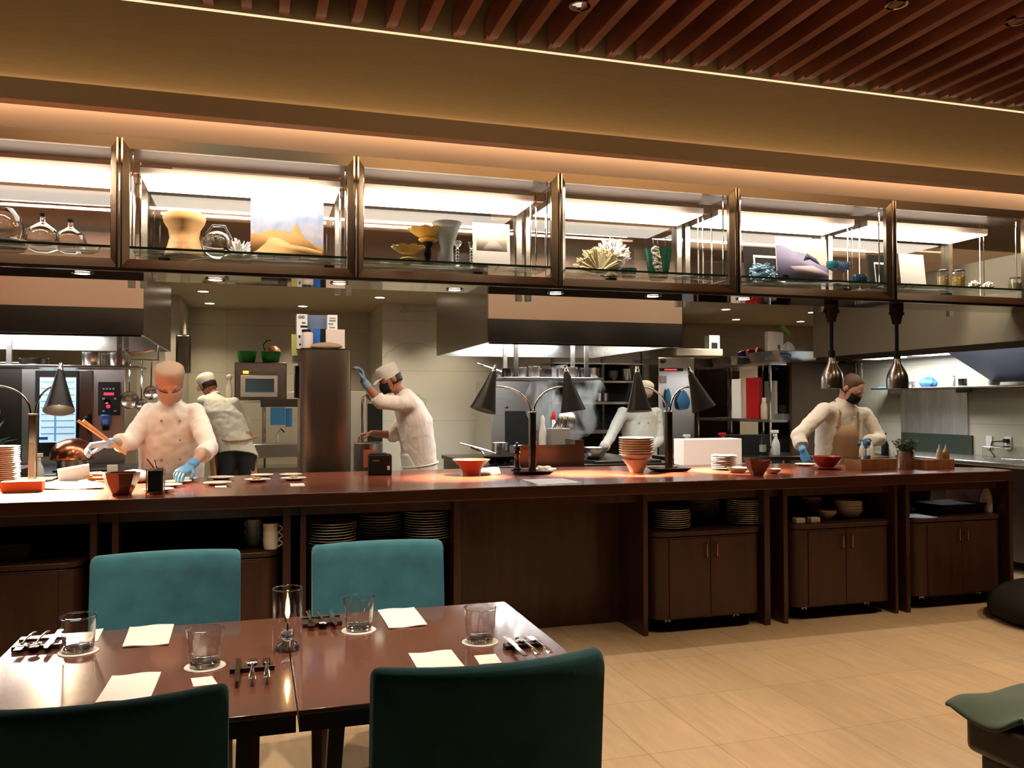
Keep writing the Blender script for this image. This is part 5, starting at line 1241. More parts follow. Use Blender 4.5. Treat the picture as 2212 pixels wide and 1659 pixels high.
# stainless pillar with its load of packets
o = empty('steel_pillar', (.505, 6.7, 0), 'tall brown-tinted stainless pillar cabinet standing behind the pass', 'pillar cabinet')
b = B(); n = 14; poly = []
for i in range(n+1):
    t = i/n; poly.append((.318+t*.372, 6.5+.05*(abs(2*t-1)**4)))
poly += [(.69, 6.95), (.318, 6.95)]
B().prism(poly, .001, 1.815).build('body', mat('pillar_steel', (.30, .22, .16), .3, 1, noise=.05, nscale=5, stretch=(25, 1, .5)), o)
B().box(.686, .694, 6.55, 6.57, .001, 1.822).build('edge_strip', M_chrome, o)
B().prism([(x, y-.004) for x, y in poly], 1.8155, 1.825).build('top_plate', M_steelb, o)
def pbox2(name, x0, y0, x1, y1, Y, dep, m, label, cat, grp=None, zb=None, marks=()):
    a, c = aY(x0, y0, Y), aY(x1, y1, Y); z0 = zb if zb is not None else c.z
    o = empty(name, ((a.x+c.x)/2, Y+dep/2, z0), label, cat, grp)
    B().box(a.x, c.x, Y, Y+dep, z0, a.z).build('box', m, o, bevel=.003)
    for (mx0, my0, mx1, my1, mm) in marks:
        b = B(); pr(b, mx0, my0, mx1, my1, Y-.002, .0018); b.build('print', mm, o)
    return o
pbox2('glove_box', 641, 678, 664, 745, 6.66, .16, M_paper, 'tall white box with black rings printed on it, on the steel pillar', 'box', 'boxes on the pillar', 1.8255, [(652, 696, 660, 699, M_blackm), (649, 703, 664, 708, M_blackm), (645, 724, 649, 730, M_blackm), (646, 742, 650, 746, M_blackm)])
q = aY(651, 685, 6.655)
bb_ = B()
for dx in (-.011, .013): bb_.lathe([(.011, 0), (.011, .002), (.006, .002), (.006, 0), (.011, 0)], (q.x+dx, 6.6575, q.z), 20, basis((0, -1, 0)), cap0=False, cap1=False)
ob = bb_.build('print_rings', M_blackm); ob.parent = bpy.data.objects['glove_box']; ob.location = -bpy.data.objects['glove_box'].location
pbox2('glove_box', 707, 680, 729, 745, 6.66, .16, M_paper, 'white box with grey print at the back right of the pillar top', 'box', 'boxes on the pillar', 1.8255, [(711, 686, 725, 689, M_grey), (711, 691, 725, 695, M_grey), (709, 698, 720, 702, M_grey), (711, 706, 724, 709, M_grey)])
pbox2('flat_box', 665, 680, 706, 712, 6.75, .10, mat('blue_print_box', (.16, .20, .30), .6), 'blue-grey patterned box between the two tall white boxes', 'box', 'boxes on the pillar', 1.8255)
pbox2('blue_carton', 677, 709, 692, 742, 6.60, .05, M_blue, 'blue carton in the middle of the pillar top', 'carton', None, 1.8255)
pbox2('black_carton', 693, 710, 703, 742, 6.605, .05, M_blackm, 'black carton right of the blue one on the pillar', 'carton', None, 1.8255)
pbox2('pale_box', 704, 711, 745, 750, 6.58, .07, mat('pinkish_paper', (.68, .56, .50), .8), 'pale pink-white box at the front right of the pillar top', 'box', 'boxes on the pillar', 1.8255)
q = aY(664, 752, 6.57); o = empty('supplement_tub', (q.x, 6.57, 1.8255), 'white round tub with a dark lid on the front left of the pillar', 'tub')
B().lathe([(.040, 0), (.043, .01), (.043, .11), (.036, .122)], (q.x, 6.57, 1.8255), 28).build('tub', mat('pinkish_paper', (0, 0, 0)), o); B().lathe([(.034, .1225), (.034, .142), (.001, .143)], (q.x-.008, 6.57, 1.8255), 24).build('cap', M_blackm, o)
q = aY(706, 752, 6.54)
single('string_bag', bag_b(V((.505, 6.535, 1.8255)), .13, .03, .045, 31), mat('tan_net', (.35, .22, .12), .8), 'crumpled tan bag along the front of the pillar top', 'bag')
b = B(); pr(b, 630, 722, 641, 768, 6.7, .10); single('yellow_folder', b, mat('yellow_green', (.50, .48, .12), .6), 'yellow-green folder fixed to the left side of the pillar', 'folder')
b = B(); pr(b, 634, 768, 650, 781, 6.6, .3); single('side_shelf', b, M_steel, 'small steel shelf fixed to the left side of the pillar', 'shelf')
b = B(); pr(b, 636, 790, 650, 860, 6.75, .10); single('knife_rack', b, M_steeld, 'dark knife rack on the left side of the pillar', 'rack', bevel=.006)
# right of the pillar
o = empty('steel_drum', (.95, 7.3, 0), 'steel drum with an orange label before the bending chef', 'drum')
q0, q1 = aY(770, 955, 7.2), aY(832, 955, 7.2); cx = (q0.x+q1.x)/2; r = (q1.x-q0.x)/2
B().lathe([(r*.95, .001), (r, .02), (r, 1.06), (r+.008, 1.07), (r-.01, 1.07), (r-.012, .1), (.001, .09)], (cx, 7.42, 0), 36).build('drum', M_steel, o)
B().box(cx-.05, cx+.06, 7.42-r-.012, 7.42-r-.0005, .86, 1.01).build('label', mat('orange_label', (.75, .18, .06), .6), o)
pbox2('tall_machine', 757, 845, 790, 960, 7.9, .3, mat('ivory_machine', (.45, .40, .30), .5), 'ivory upright machine between the pillar and the bending chef', 'machine', None, .001)
o = empty('tap_column', (aY(783, 900, 7.6).x, 7.6, 0), 'chrome tap column and glass jug beside the bending chef', 'tap')
q = aY(783, 1000, 7.75); B().tube([(q.x, 7.75, 0), (q.x, 7.75, 1.40), (q.x-.0, 7.72, 1.46), (q.x+.03, 7.66, 1.48), (q.x+.06, 7.62, 1.42)], .013, 10).build('column', M_chrome, o)
b = B(); pr(b, 801, 872, 826, 1140, 9.6, .3); single('dark_gap_block', b, M_blackm, 'dark gap behind the bending chef, put in as a black block', 'unit')  # black block stands in for the shade of a gap
o = empty('light_switch', (1.428, 10.5, 1.75), 'white light switch on the wall return', 'switch'); B().box(1.415, 1.4295, 10.35, 10.42, 1.72, 1.84).build('plate', M_white, o)
# steam over the central range
m = bpy.data.materials.new('steam'); m.use_nodes = True; nt = m.node_tree; nt.nodes.remove(nt.nodes['Principled BSDF'])
vs = nt.nodes.new('ShaderNodeVolumePrincipled'); vs.inputs['Color'].default_value = (.95, .93, .88, 1)
tc = nt.nodes.new('ShaderNodeTexCoord'); mp = nt.nodes.new('ShaderNodeMapping'); mp.inputs['Scale'].default_value = (1, 1, .55); n_ = nt.nodes.new('ShaderNodeTexNoise'); n_.inputs['Scale'].default_value = 5.5; n_.inputs['Detail'].default_value = 3; n_.inputs['Distortion'].default_value = .6
r_ = nt.nodes.new('ShaderNodeMapRange'); r_.inputs[1].default_value = .52; r_.inputs[2].default_value = .72; r_.inputs[3].default_value = 0; r_.inputs[4].default_value = 9
nt.links.new(tc.outputs['Object'], mp.inputs[0]); nt.links.new(mp.outputs[0], n_.inputs['Vector']); nt.links.new(n_.outputs[0], r_.inputs[0]); nt.links.new(r_.outputs[0], vs.inputs['Density']); nt.links.new(vs.outputs[0], nt.nodes['Material Output'].inputs['Volume'])
b = B(); c = aY(1225, 870, 7.4); b.ell(c, (.42, .22, .36), None, 20, 12)
ob = tag(b.build('steam_cloud', m, smooth=0), 'wisps of white steam rising from the central range', 'steam', kind='stuff')
# ================= OBJECTS IN THE DISPLAY CABINETS =================
SH = SZ+.0012
def sp(x, y): q = aZ(x, y, SZ); q.y = min(max(q.y, 5.13), 5.40); q = aY(x, y, q.y); return V((q.x, q.y, SH))
def lat(name, x, y, prof, m, label, cat, grp=None, n=36, **k):
    L = sp(x, y); b = B().lathe(prof, L, n, **{q: k.pop(q) for q in list(k) if q in ('fl', 'fn', 'cap0', 'cap1')}); return single(name, b, m, label, cat, grp, **k), L
def gbottle(x, y, r, label):
    L = sp(x, y); o = empty('glass_bottle', L, label, 'bottle', 'round glass bottles in the cabinet')
    B().lathe([(r*.35, 0), (r*.8, .02), (r, r*.75), (r*.85, r*1.25), (r*.4, r*1.6), (.015, r*1.75), (.014, r*2.1), (.018, r*2.12)], L, 32, cap1=False).build('bottle', M_rglass, o, smooth=60)
    B().lathe([(.0135, r*2.0+.004), (.018, r*2.13), (.019, r*2.24), (.001, r*2.25)], L, 20).build('stopper', M_steeld, o)
L = sp(8, 545); o = empty('glass_cloche', L, 'glass cloche on a dark stone base at the left edge', 'cloche')
B().lathe([(.10, 0), (.11, .02), (.105, .05), (.09, .06), (.001, .06)], L, 30, fl=.04, fn=5).build('stone_base', M_blackm, o)
B().lathe([(.085, .061), (.105, .11), (.09, .19), (.05, .24), (.001, .25)], L, 36, cap0=False).build('dome', M_rglass, o)
gbottle(92, 548, .10, 'round flat glass bottle with a dark stopper, left of the smaller one')
gbottle(152, 551, .088, 'smaller round glass bottle with a stopper, nearer the cabinet divider')
lat('glass_bowl', 188, 556, [(.02, 0), (.06, .015), (.075, .05), (.07, .05), (.055, .02), (.001, .008)], M_rglass, 'low glass bowl right of the round bottles', 'bowl')
# hourglass wood vase
m_w = mat('honey_wood', (.72, .42, .18), .45, noise=.22, nscale=3, stretch=(1, 1, 7))
lat('wooden_vase', 398, 555, [(.105, 0), (.108, .01), (.092, .06), (.080, .11), (.088, .16), (.112, .20), (.118, .225), (.112, .25), (.095, .258), (.06, .252), (.001, .25)], m_w, 'honey-coloured hourglass wooden vase', 'vase', fl=.03, fn=4)
lat('glass_jar', 428, 559, [(.035, 0), (.035, .13), (.032, .13), (.032, .01), (.001, .006)], M_glass, 'narrow glass cylinder jar beside the wooden vase', 'jar', 'glass jars')
L = sp(470, 560); o = empty('glass_teapot', L, 'round glass teapot beside the white spiky coral', 'teapot')
B().ell(L+V((0, 0, .085)), (.085, .085, .084), None, 28, 18).build('body', M_rglass, o); B().tube([L+V((-.07, 0, .14)), L+V((-.03, 0, .20)), L+V((.04, 0, .20)), L+V((.08, 0, .12))], .008, 8).build('handle', M_rglass, o)
def spiky(L, r, n, m, name, label, up=.25, sl=.012, seed=1, grp=None, minz=.0):
    random.seed(seed); b = B()
    for k in range(n):
        a = random.uniform(0, 6.28); e = random.uniform(up, 1.0) if up > -1 else random.uniform(-1, 1); h = math.sqrt(max(0, 1-e*e))
        d = V((h*cos(a), h*sin(a), e)); q = r*random.uniform(.8, 1.1); p1 = L+V((0, 0, .015))+d*q
        if p1.z < L.z+minz: p1.z = L.z+.004
        b.tube([L+V((0, 0, .02)), L+V((0, 0, .015))+d*q*.6, p1], [sl, sl*.9, sl*.25], 6)
    b.ell(L+V((0, 0, .03)), (r*.5, r*.45, .0295), None, 14, 8)
    if up < -1: b.ell(L+V((0, 0, .015)), (r*.80, r*.78, r*.78), None, 28, 18)
    return single(name, b, m, label, 'coral', grp)
M_coral = mat('white_coral', (.93, .91, .86), .7)
M_coraly = mat('cream_coral', (.78, .68, .42), .7)
spiky(sp(515, 563), .115, 130, M_coral, 'spiky_coral', 'white spiky coral in front of the desert print', .02, .009, 2)
def print_board(x0, y0, x1, y1, Y, label, m0, shapes, lean=.0, rz=0, name='art_print', grp='prints on small easels'):
    a = aY(x0, y1, Y); c = aY(x1, y0, Y); w_, h = c.x-a.x, c.z-a.z
    L = V(((a.x+c.x)/2, Y, max(SH, a.z-.012)))
    o = empty(name, L, label, 'print', grp)
    M = Matrix.Translation(V(((a.x+c.x)/2, Y, a.z))) @ Matrix.Rotation(rz, 4, 'Z') @ Matrix.Rotation(-lean, 4, 'X')
    B().box(-w_/2, w_/2, 0, .006, 0, h, M).build('board', m0, o)
    for i, (poly, m) in enumerate(shapes):
        b = B(); R_ = M @ Matrix.Rotation(radians(90), 4, 'X')
        b.prism([(-w_/2+u*w_, v*h) for u, v in poly], .0004+.0005*i, .0008+.0005*i, R_); b.build('picture_area', m, o, smooth=0)
    b = B()
    for dx in (-.25, .25): b.tube([V(((a.x+c.x)/2+dx*w_*.7, Y-.03, SH+.003)), V(((a.x+c.x)/2+dx*w_*.7, Y-.004, a.z+.001)), V(((a.x+c.x)/2+dx*w_*.7, Y+.08, SH+.003))], .003, 6)
    b.v = [v for v in b.v]; b.build('easel', M_blackm, o)
    return o
m_sky = mat('cloud_sky_print', (.66, .62, .76), .6, col2=(.30, .44, .74), nscale=11)
m_sand = mat('desert_print', (.48, .24, .08), .6, noise=.15, nscale=8); m_sand2 = mat('desert_print_light', (.62, .36, .14), .6, noise=.1, nscale=6)
print_board(541, 438, 699, 548, 5.26, 'landscape print of an orange desert rock under a cloudy sky', m_sky,
    [([(0, .02), (1, .02), (1, .16), (.88, .22), (.74, .32), (.66, .50), (.62, .60), (.58, .52), (.55, .42), (.30, .46), (.26, .45), (.12, .38), (0, .36)], m_sand), ([(0, .02), (.98, .02), (.98, .10), (.78, .16), (.55, .20), (.40, .30), (.26, .32), (.20, .20), (.08, .06)], m_sand2)])
# yellow flower bowls
def flower(L, r, n, m, name, label, h=.05, seed=1):
    random.seed(seed); b = B()
    for ring_, (rr, hh, cnt) in enumerate([(r, h, n), (r*.72, h*1.05, n-1), (r*.4, h*.9, n-3)]):
        for k in range(cnt):
            a = 2*pi*k/cnt+.3*ring_; d = V((cos(a), sin(a), 0))
            b.ell(L+d*rr*.60+V((0, 0, .012+hh*.6)), (rr*.42, rr*.36, .007), Matrix.Rotation(a, 3, 'Z') @ Matrix.Rotation(-.55-.2*ring_, 3, 'Y'), 10, 6)
    b.ell(L+V((0, 0, .016)), (r*.45, r*.45, .015), None, 16, 8)
    return single(name, b, m, label, 'flower bowl', 'yellow flower bowls')
M_yel = mat('yellow_petals', (.82, .58, .20), .55)
L = sp(882, 566); flower(L, .115, 9, M_yel, 'flower_bowl', 'yellow flower bowl standing low, left of the raised one', .10, 2)
L = sp(924, 571); single('pedestal', B().lathe([(.035, 0), (.035, .01), (.020, .03), (.026, .06), (.022, .10), (.036, .125), (.034, .135), (.001, .135)], L, 28), M_blackm, 'black turned pedestal under the raised yellow flower', 'pedestal')
flower(L+V((0, 0, .136)), .135, 10, M_yel, 'flower_bowl', 'yellow flower bowl raised on the black pedestal', .075, 3)
lat('frosted_vase', 965, 566, [(.045, 0), (.042, .02), (.040, .10), (.075, .21), (.095, .255), (.091, .255), (.070, .21), (.035, .10), (.001, .03)], mat('frosted_blue_glass', (.36, .42, .46), .35, alpha=.8), 'frosted blue conical vase behind the yellow flowers', 'vase')
def cstick(x, y, h, label, r=.026):
    L = sp(x, y); pf = [(.028, 0), (.028, .006), (.008, .012)]; z = .02
    while z < h-.045: pf += [(.006, z), (.013, z+.009), (.006, z+.018)]; z += .02
    pf += [(.010, h-.04), (r, h-.01), (r, h), (r-.004, h), (.008, h-.035), (.001, h-.035)]
    single('crystal_candlestick', B().lathe(pf, L, 24), M_rglass, label, 'candlestick', 'crystal candlesticks')
cstick(988, 577, .165, 'crystal candlestick with a tall cup, left one of two', .032)
cstick(1018, 580, .17, 'crystal candlestick with a round top, next to the triangle print', .022)
print_board(1022, 484, 1102, 571, 5.24, 'white print of a pale grey triangle mountain', M_paper,
    [([(.10, .34), (.92, .34), (.90, .86), (.08, .90)], mat('pale_cloud', (.80, .72, .62), .7)), ([(.22, .35), (.90, .35), (.55, .66)], mat('grey_violet', (.40, .33, .34), .7))], .05)
# corals
def fan(L, r, m, name, label, seed, tilt=0):
    random.seed(seed); b = B()
    for k in range(54):
        a = radians(random.uniform(8, 172)); yy = random.uniform(-.25, .25); d = V((cos(a), yy, sin(a))).normalized(); q = r*random.uniform(.88, 1.08)
        b.tube([L+V((0, 0, .004)), L+d*q*.5+V((0, 0, .01)), L+d*q+V((0, 0, .008))], [.006, .012, .010], 6); e = L+d*q+V((0, 0, .008))
        for _ in range(4): b.cap(e-d*.03*random.random(), .007, e+V((random.uniform(-.02, .02), random.uniform(-.015, .015), random.uniform(-.008, .018))), .004, 6)
    b.ell(L+V((0, 0, .02)), (.04, .03, .0195), None, 12, 8)
    return single(name, b, m, label, 'coral', 'corals in the fourth cabinet')
fan(sp(1293, 592), .155, M_coraly, 'fan_coral', 'cream fan-shaped coral, left of the brilliant white one', 3)
Lw = sp(1335, 592); spiky(V((Lw.x+.0, 5.33, SH+.115)), .13, 420, M_coral, 'white_coral', 'brilliant white rounded coral beside the cream fan', -2, .010, 5, 'corals in the fourth cabinet')
single('coral_stand', B().lathe([(.05, 0), (.045, .01), (.02, .03), (.03, .09), (.001, .095)], (Lw.x, 5.33, SH), 20), M_coraly, 'cream stem under the brilliant white coral', 'stand')
lat('stone_dish', 1318, 601, [(.05, 0), (.068, .012), (.072, .04), (.060, .062), (.001, .066)], mat('slate_glass', (.10, .15, .14), .15, noise=.4, nscale=9), 'slate-green rounded glass dish before the corals', 'dish')
M_gg = mat('dark_green_glass', (.03, .12, .07), .08, trans=.55, coat=.4)
lat('ribbed_bowl', 1358, 603, [(.035, 0), (.045, .005), (.055, .07), (.052, .07), (.04, .01), (.001, .008)], M_gg, 'low ribbed dark green glass bowl', 'bowl', n=96, fl=.03, fn=24)
lat('ribbed_vase', 1422, 607, [(.055, 0), (.06, .005), (.075, .08), (.085, .16), (.095, .215), (.100, .222), (.094, .222), (.080, .16), (.066, .08), (.05, .012), (.001, .01)], M_gg, 'tall ribbed green glass vase', 'vase', n=120, fl=.035, fn=30)
random.seed(8); b = B(); L = sp(1392, 604)
L.y = 5.2
for k in range(70): z = random.uniform(.02, .19); q_ = random.uniform(.007, .017); b.ell(L+V((.014*sin(z*30)+random.uniform(-.022, .022), random.uniform(-.018, .018), z)), (q_*1.2, q_, q_), Matrix.Rotation(random.uniform(0, 3), 3, 'Y'), 6, 4)
b.ell(L+V((0, 0, .0145)), (.028, .022, .014)); single('rough_rock', b, mat('rock_crystal', (.06, .055, .05), .3, col2=(.55, .52, .45), nscale=40), 'craggy black and white rock between the green glass pieces', 'rock')
# cabinet five
M_bg = mat('blue_twisted_glass', (.02, .12, .26), .12, coat=.5, col2=(.35, .55, .68), nscale=14, stretch=(1, 1, 4))
random.seed(10); b = B(); L = sp(1648, 609)
for k in range(120):
    a = random.uniform(0, 6.28); q = random.uniform(.02, .105); z = .012+random.uniform(0, 1)*.11*(1-(q/.12)**2*.3); t = random.uniform(-.6, .6)
    c = L+V((q*cos(a), q*sin(a)*.7, z)); d = V((-sin(a), cos(a)*.7, t)).normalized()*.03; b.cap(c-d, .006, c+d, .004, 6)
b.ell(L+V((0, 0, .045)), (.085, .06, .0445)); single('blue_glass_nest', b, M_bg, 'nest of twisted blue glass strands', 'glass sculpture')
def pframe(x0, y0, x1, y1, Y, label):
    a = aY(x0, y1, Y); c = aY(x1, y0, Y); zb = SH
    o = empty('picture_frame', ((a.x+c.x)/2, Y, zb), label, 'frame', 'black picture frames')
    M = Matrix.Translation(V(((a.x+c.x)/2, Y, zb))) @ Matrix.Rotation(-.12, 4, 'X'); w_ = (c.x-a.x)/2; h = c.z-zb
    B().box(-w_, w_, 0, .02, 0, h, M).build('board', M_blackm, o)
    b = B()
    for bx in ((-w_*.55, w_*.98, h*.72, h*.78), (-w_*.55, -w_*.47, .02, h*.72)): b.box(bx[0], bx[1], -.003, -.0005, bx[2], bx[3], M)
    b.build('inner_mount', M_paper, o)
pframe(1614, 534, 1690, 606, 5.42, 'black picture frame behind the blue glass nest')
m_p1 = mat('pink_dusk', (.85, .62, .55), .6); m_p2 = mat('violet_dunes', (.20, .18, .30), .6, noise=.2, nscale=5); m_p3 = mat('dark_dune', (.05, .05, .11), .6); m_p4 = mat('mauve_dune', (.42, .34, .40), .6)
print_board(1680, 516, 1789, 606, 5.24, 'print of violet dunes under a pink dusk sky', m_p1,
    [([(0, .0), (1, .0), (1, .38), (.82, .42), (.62, .62), (.5, .66), (.3, .70), (.12, .82), (0, .80)], m_p2), ([(.52, .48), (.60, .66), (.78, .54), (.86, .40), (.78, .44), (.66, .52)], m_p3), ([(.25, .34), (.70, .38), (1, .22), (1, .12), (.60, .12), (.40, .20)], m_p4)], .08)
L = sp(1692, 611); random.seed(2)
single('crystal_block', B().ell(L+V((0, 0, .036)), (.05, .035, .0355), None, 7, 5), M_rglass, 'clear faceted crystal block before the dune print', 'crystal', smooth=5)
def goblet(x, y, c, label):
    L = sp(x, y); o = empty('goblet', L, label, 'goblet', 'coloured goblets')
    B().lathe([(.030, 0), (.028, .004), (.005, .010), (.004, .085)], L, 28).build('stem', M_rglass, o)
    B().lathe([(.004, .0855), (.034, .10), (.046, .125), (.043, .155), (.040, .155), (.043, .125), (.03, .104), (.001, .092)], L, 32).build('cup', c, o)
goblet(1799, 611, mat('turquoise_glass', (.05, .35, .42), .08, trans=.5, coat=.5), 'turquoise stemmed goblet, left of two')
goblet(1823, 613, mat('violet_blue_glass', (.16, .25, .48), .08, trans=.5, coat=.5), 'violet-blue stemmed goblet, right of two')
lat('blue_glass_bowl', 1857, 616, [(.03, 0), (.05, .012), (.058, .045), (.050, .075), (.046, .075), (.052, .045), (.042, .014), (.001, .01)], mat('navy_glass', (.03, .08, .16), .1, trans=.5), 'small navy glass bowl left of the black frame', 'bowl')
pframe(1883, 551, 1924, 617, 5.30, 'black picture frame at the right end of the fifth cabinet')
o = print_board(1948, 549, 2000, 612, 5.22, 'blank bright white board at the left of the sixth cabinet', M_paper, [], .12, 0, 'white_board')
def jar(x, y, r, h, m, label):
    L = sp(x, y); o = empty('preserve_jar', L, label, 'jar', 'preserve jars')
    B().lathe([(r*.9, 0), (r, .006), (r, h*.78), (r*.8, h*.88), (r*.8, h*.92), (r*.74, h*.92), (r*.93, h*.76), (r*.93, .01), (.001, .006)], L, 30).build('jar', M_glass, o)
    B().lathe([(r*.9, .011), (r*.9, h*.6), (.001, h*.6)], L, 26).build('contents', m, o)
    B().lathe([(r*.86, h*.925), (r*.86, h*.97), (r*.6, h), (.001, h)], L, 26).build('lid', M_steeld, o)
jar(2037, 618, .045, .13, mat('tan_contents', (.42, .30, .12), .6), 'preserve jar with a paper label, left of its neighbour')
jar(2071, 619, .050, .135, mat('pasta_contents', (.50, .34, .08), .6, noise=.5, nscale=50), 'preserve jar filled with yellow pasta')
spiky(sp(2105, 623), .045, 90, M_coral, 'small_coral', 'small white lumpy coral, left lump', .05, .014, 7, 'small white corals')
spiky(sp(2135, 624), .040, 80, M_coral, 'small_coral', 'small white lumpy coral, right lump', .05, .014, 8, 'small white corals')
jar(2195, 631, .055, .115, mat('olive_contents', (.10, .09, .03), .5), 'dark preserve jar at the right edge of the picture')
# ================= PEOPLE =================
def hand(b, wr, d, nrm, side, curl=.5, s=1.0, inf=0.0):
    """palm and five fingers; d = direction of fingers, nrm = palm normal (curl towards it), side=+1/-1 thumb side"""
    d = V(d).normalized(); nrm = V(nrm); nrm = (nrm-d*nrm.dot(d)).normalized(); lat = d.cross(nrm)*side
    wr = V(wr)
    b.loft([(wr-d*.01, lat*(.025+inf), nrm*(.018+inf)), (wr+d*.02*s, lat*(.032+inf), nrm*(.016+inf)), (wr+d*.055*s, lat*(.042+inf), nrm*(.014+inf)), (wr+d*.092*s, lat*(.041+inf), nrm*(.012+inf)), (wr+d*.10*s, lat*(.034+inf), nrm*(.009+inf))], 14)
    for k, (off, ln, r) in enumerate([(.031, .070, .0088), (.0105, .080, .0092), (-.0105, .074, .0088), (-.031, .058, .0078)]):
        p = wr+d*.088*s+lat*off; a = .12+.1*k*0; c = curl*(1+.12*k)
        fan_ = lat*(off*.9)
        dd = (d+fan_*3).normalized(); ang = .15+c*.5
        for j, fr in enumerate((.45, .32, .26)):
            v = dd*cos(ang)+nrm*sin(ang); q = p+v*ln*fr*s; b.cap(p, (r-.0006*j)*s+inf, q, (r-.0008-.0006*j)*s+inf, 10); p = q; ang += c*.75
    p = wr+d*.025*s+lat*.026+nrm*.006; v = (d*.75+lat*.8+nrm*.35).normalized(); q = p+v*.042*s; b.cap(p, .0125*s+inf, q, .0105*s+inf, 10)
    v2 = (d+lat*.25+nrm*.35).normalized(); b.cap(q, .0105*s+inf, q+v2*.034*s, .0085*s+inf, 10)
def wrinkle(ob, st, sc):
    for k, (s_, c_) in enumerate(((st, sc), (st*.55, sc*.42))):
        t = bpy.data.textures.new('folds', 'CLOUDS'); t.noise_scale = c_; t.noise_depth = 1
        m_ = ob.modifiers.new('fold', 'DISPLACE'); m_.texture = t; m_.strength = s_; m_.mid_level = .5; m_.texture_coords = 'LOCAL'
def person(label, pel, chest, neck, head, face, up, lat, arms, feet, skin, coat, trouser, cap=None, hair=None, mask=None, apron=None, apron_long=True, facing=None, group='kitchen staff'):
    pel, chest, neck, head = map(V, (pel, chest, neck, head)); face = V(face).normalized(); up = V(up); up = (up-face*up.dot(face)).normalized(); side = face.cross(up).normalized(); lat = V(lat).normalized()
    o = empty('person', (pel.x, pel.y, 0), label, 'person', group)
    fwd = V(facing).normalized() if facing else (lat.cross(V((0, 0, 1))) if lat.cross(V((0, 0, 1))).dot(face) > 0 else -lat.cross(V((0, 0, 1))))
    ax = (chest-pel).normalized(); dep = ax.cross(lat).normalized()
    if dep.dot(fwd) < 0: dep = -dep
    def torso(b, g, low=True, wide=1.0):
        mid = pel.lerp(chest, .45)
        secs = [(pel-ax*.10, lat*(.165+g*1.6), dep*(.115+g)), (pel, lat*(.172+g), dep*(.118+g)), (mid, lat*(.160+g*2.2)*wide, dep*(.112+g*1.4)), (chest-ax*.02, lat*(.182+g*1.5), dep*(.122+g)), (chest.lerp(neck, .55), lat*(.175+g), dep*(.098+g)), (chest.lerp(neck, .86), lat*(.105+g), dep*(.072+g)), (neck, lat*(.058+g), dep*(.058+g))]
        b.loft(secs, 24)
    def legs(b, g, top=.0):
        for s_, f in zip((-1, 1), feet):
            hip = pel+lat*.09*s_-ax*.06; an = V((f[0], f[1], .09)); kn = hip.lerp(an, .5)+fwd*.03
            b.cap(hip, .085+g, kn, .058+g, 16); b.cap(kn, .057+g, an, .042+g, 14)
    # ---- body: one continuous surface
    b = B(); torso(b, -.006); legs(b, -.006)
    for f in feet: b.cap(V((f[0], f[1], .05))-fwd*.04, .042, V((f[0], f[1], .035))+fwd*.14, .034, 12)
    b.cap(neck-ax*.03, .056, head-up*.06-face*.015, .052, 14)
    b.ell(head, (.076, .095, .108), Matrix((side, face, up)).transposed(), 20, 14)
    b.ell(head-up*.060+face*.030, (.055, .062, .055), Matrix((side, face, up)).transposed(), 16, 10)      # jaw
    b.ell(head-up*.018+face*.098, (.0115, .016, .024), Matrix((side, face, up)).transposed(), 12, 8)       # nose
    b.ell(head+up*.020+face*.085, (.045, .013, .009), Matrix((side, face, up)).transposed(), 14, 6)        # brow
    b.ell(head-up*.062+face*.090, (.022, .008, .008), Matrix((side, face, up)).transposed(), 12, 6)        # lips
    for s_ in (-1, 1): b.ell(head+side*.078*s_-up*.008-face*.008, (.010, .019, .031), Matrix((side, face, up)).transposed(), 10, 8)
    for sh, el, wr, hd, pn, ts, glove, slv, curl in arms:
        sh, el, wr = V(sh), V(el), V(wr)
        b.cap(sh, .056, el, .041, 14); b.cap(el, .040, wr, .027, 14); b.cap(chest.lerp(neck, .5), .07, sh, .052, 12)
        hand(b, wr, hd, pn, ts, curl)
    b.build('body', skin, o, remesh=.0062, smit=3)
    # eyes
    b = B(); b2 = B()
    for s_ in (-1, 1):
        e = head+side*.030*s_+up*.004+face*.083; b.ell(e, (.013, .007, .0055), Matrix((side, face, up)).transposed(), 12, 8); b2.ell(e+face*.0055, (.0055, .002, .003), Matrix((side, face, up)).transposed(), 10, 6)
    b.build('eyes', mat('eyelid_skin', (.35, .26, .20), .5), o); b2.build('irises', M_blackm, o)  # eye whites toned down to skin-coloured lids
    # ---- jacket
    b = B(); torso(b, .020)
    cuffs = []
    for sh, el, wr, hd, pn, ts, glove, slv, curl in arms:
        sh, el, wr = V(sh), V(el), V(wr)
        b.cap(chest.lerp(neck, .40), .088, sh, .068, 14); b.cap(sh, .068, el, .060, 16)
        e2 = el.lerp(wr, slv); b.cap(el, .061, e2, .052, 16); d = (wr-el).normalized()
        b.loft([(e2-d*.03, d.orthogonal().normalized()*.060, d.cross(d.orthogonal().normalized())*.060), (e2+d*.03, d.orthogonal().normalized()*.058, d.cross(d.orthogonal().normalized())*.058)], 18)
        # soft folds
        for k in range(3): q = sh.lerp(el, .35+.25*k); b.ell(q+V((0, 0, .0)), (.068-.003*k, .068-.003*k, .020), basis((el-sh), (1, 0, .3)), 14, 8)
    b.ell(neck+ax*.012, (.070, .070, .030), basis(ax, lat), 18, 8)
    jk = b.build('chef_jacket', coat, o, remesh=.0085, smit=4); wrinkle(jk, .013, .10)
    if facing is None or True:
        b = B(); n = 0
        for r in range(4):
            for s_ in (-1, 1):
                c = pel.lerp(chest, .35+.27*r)+dep*(.132)+lat*.055*s_
                b.ell(c, (.009, .006, .009), None, 8, 6)
        b.build('buttons', M_grey if apron is None else coat, jk)
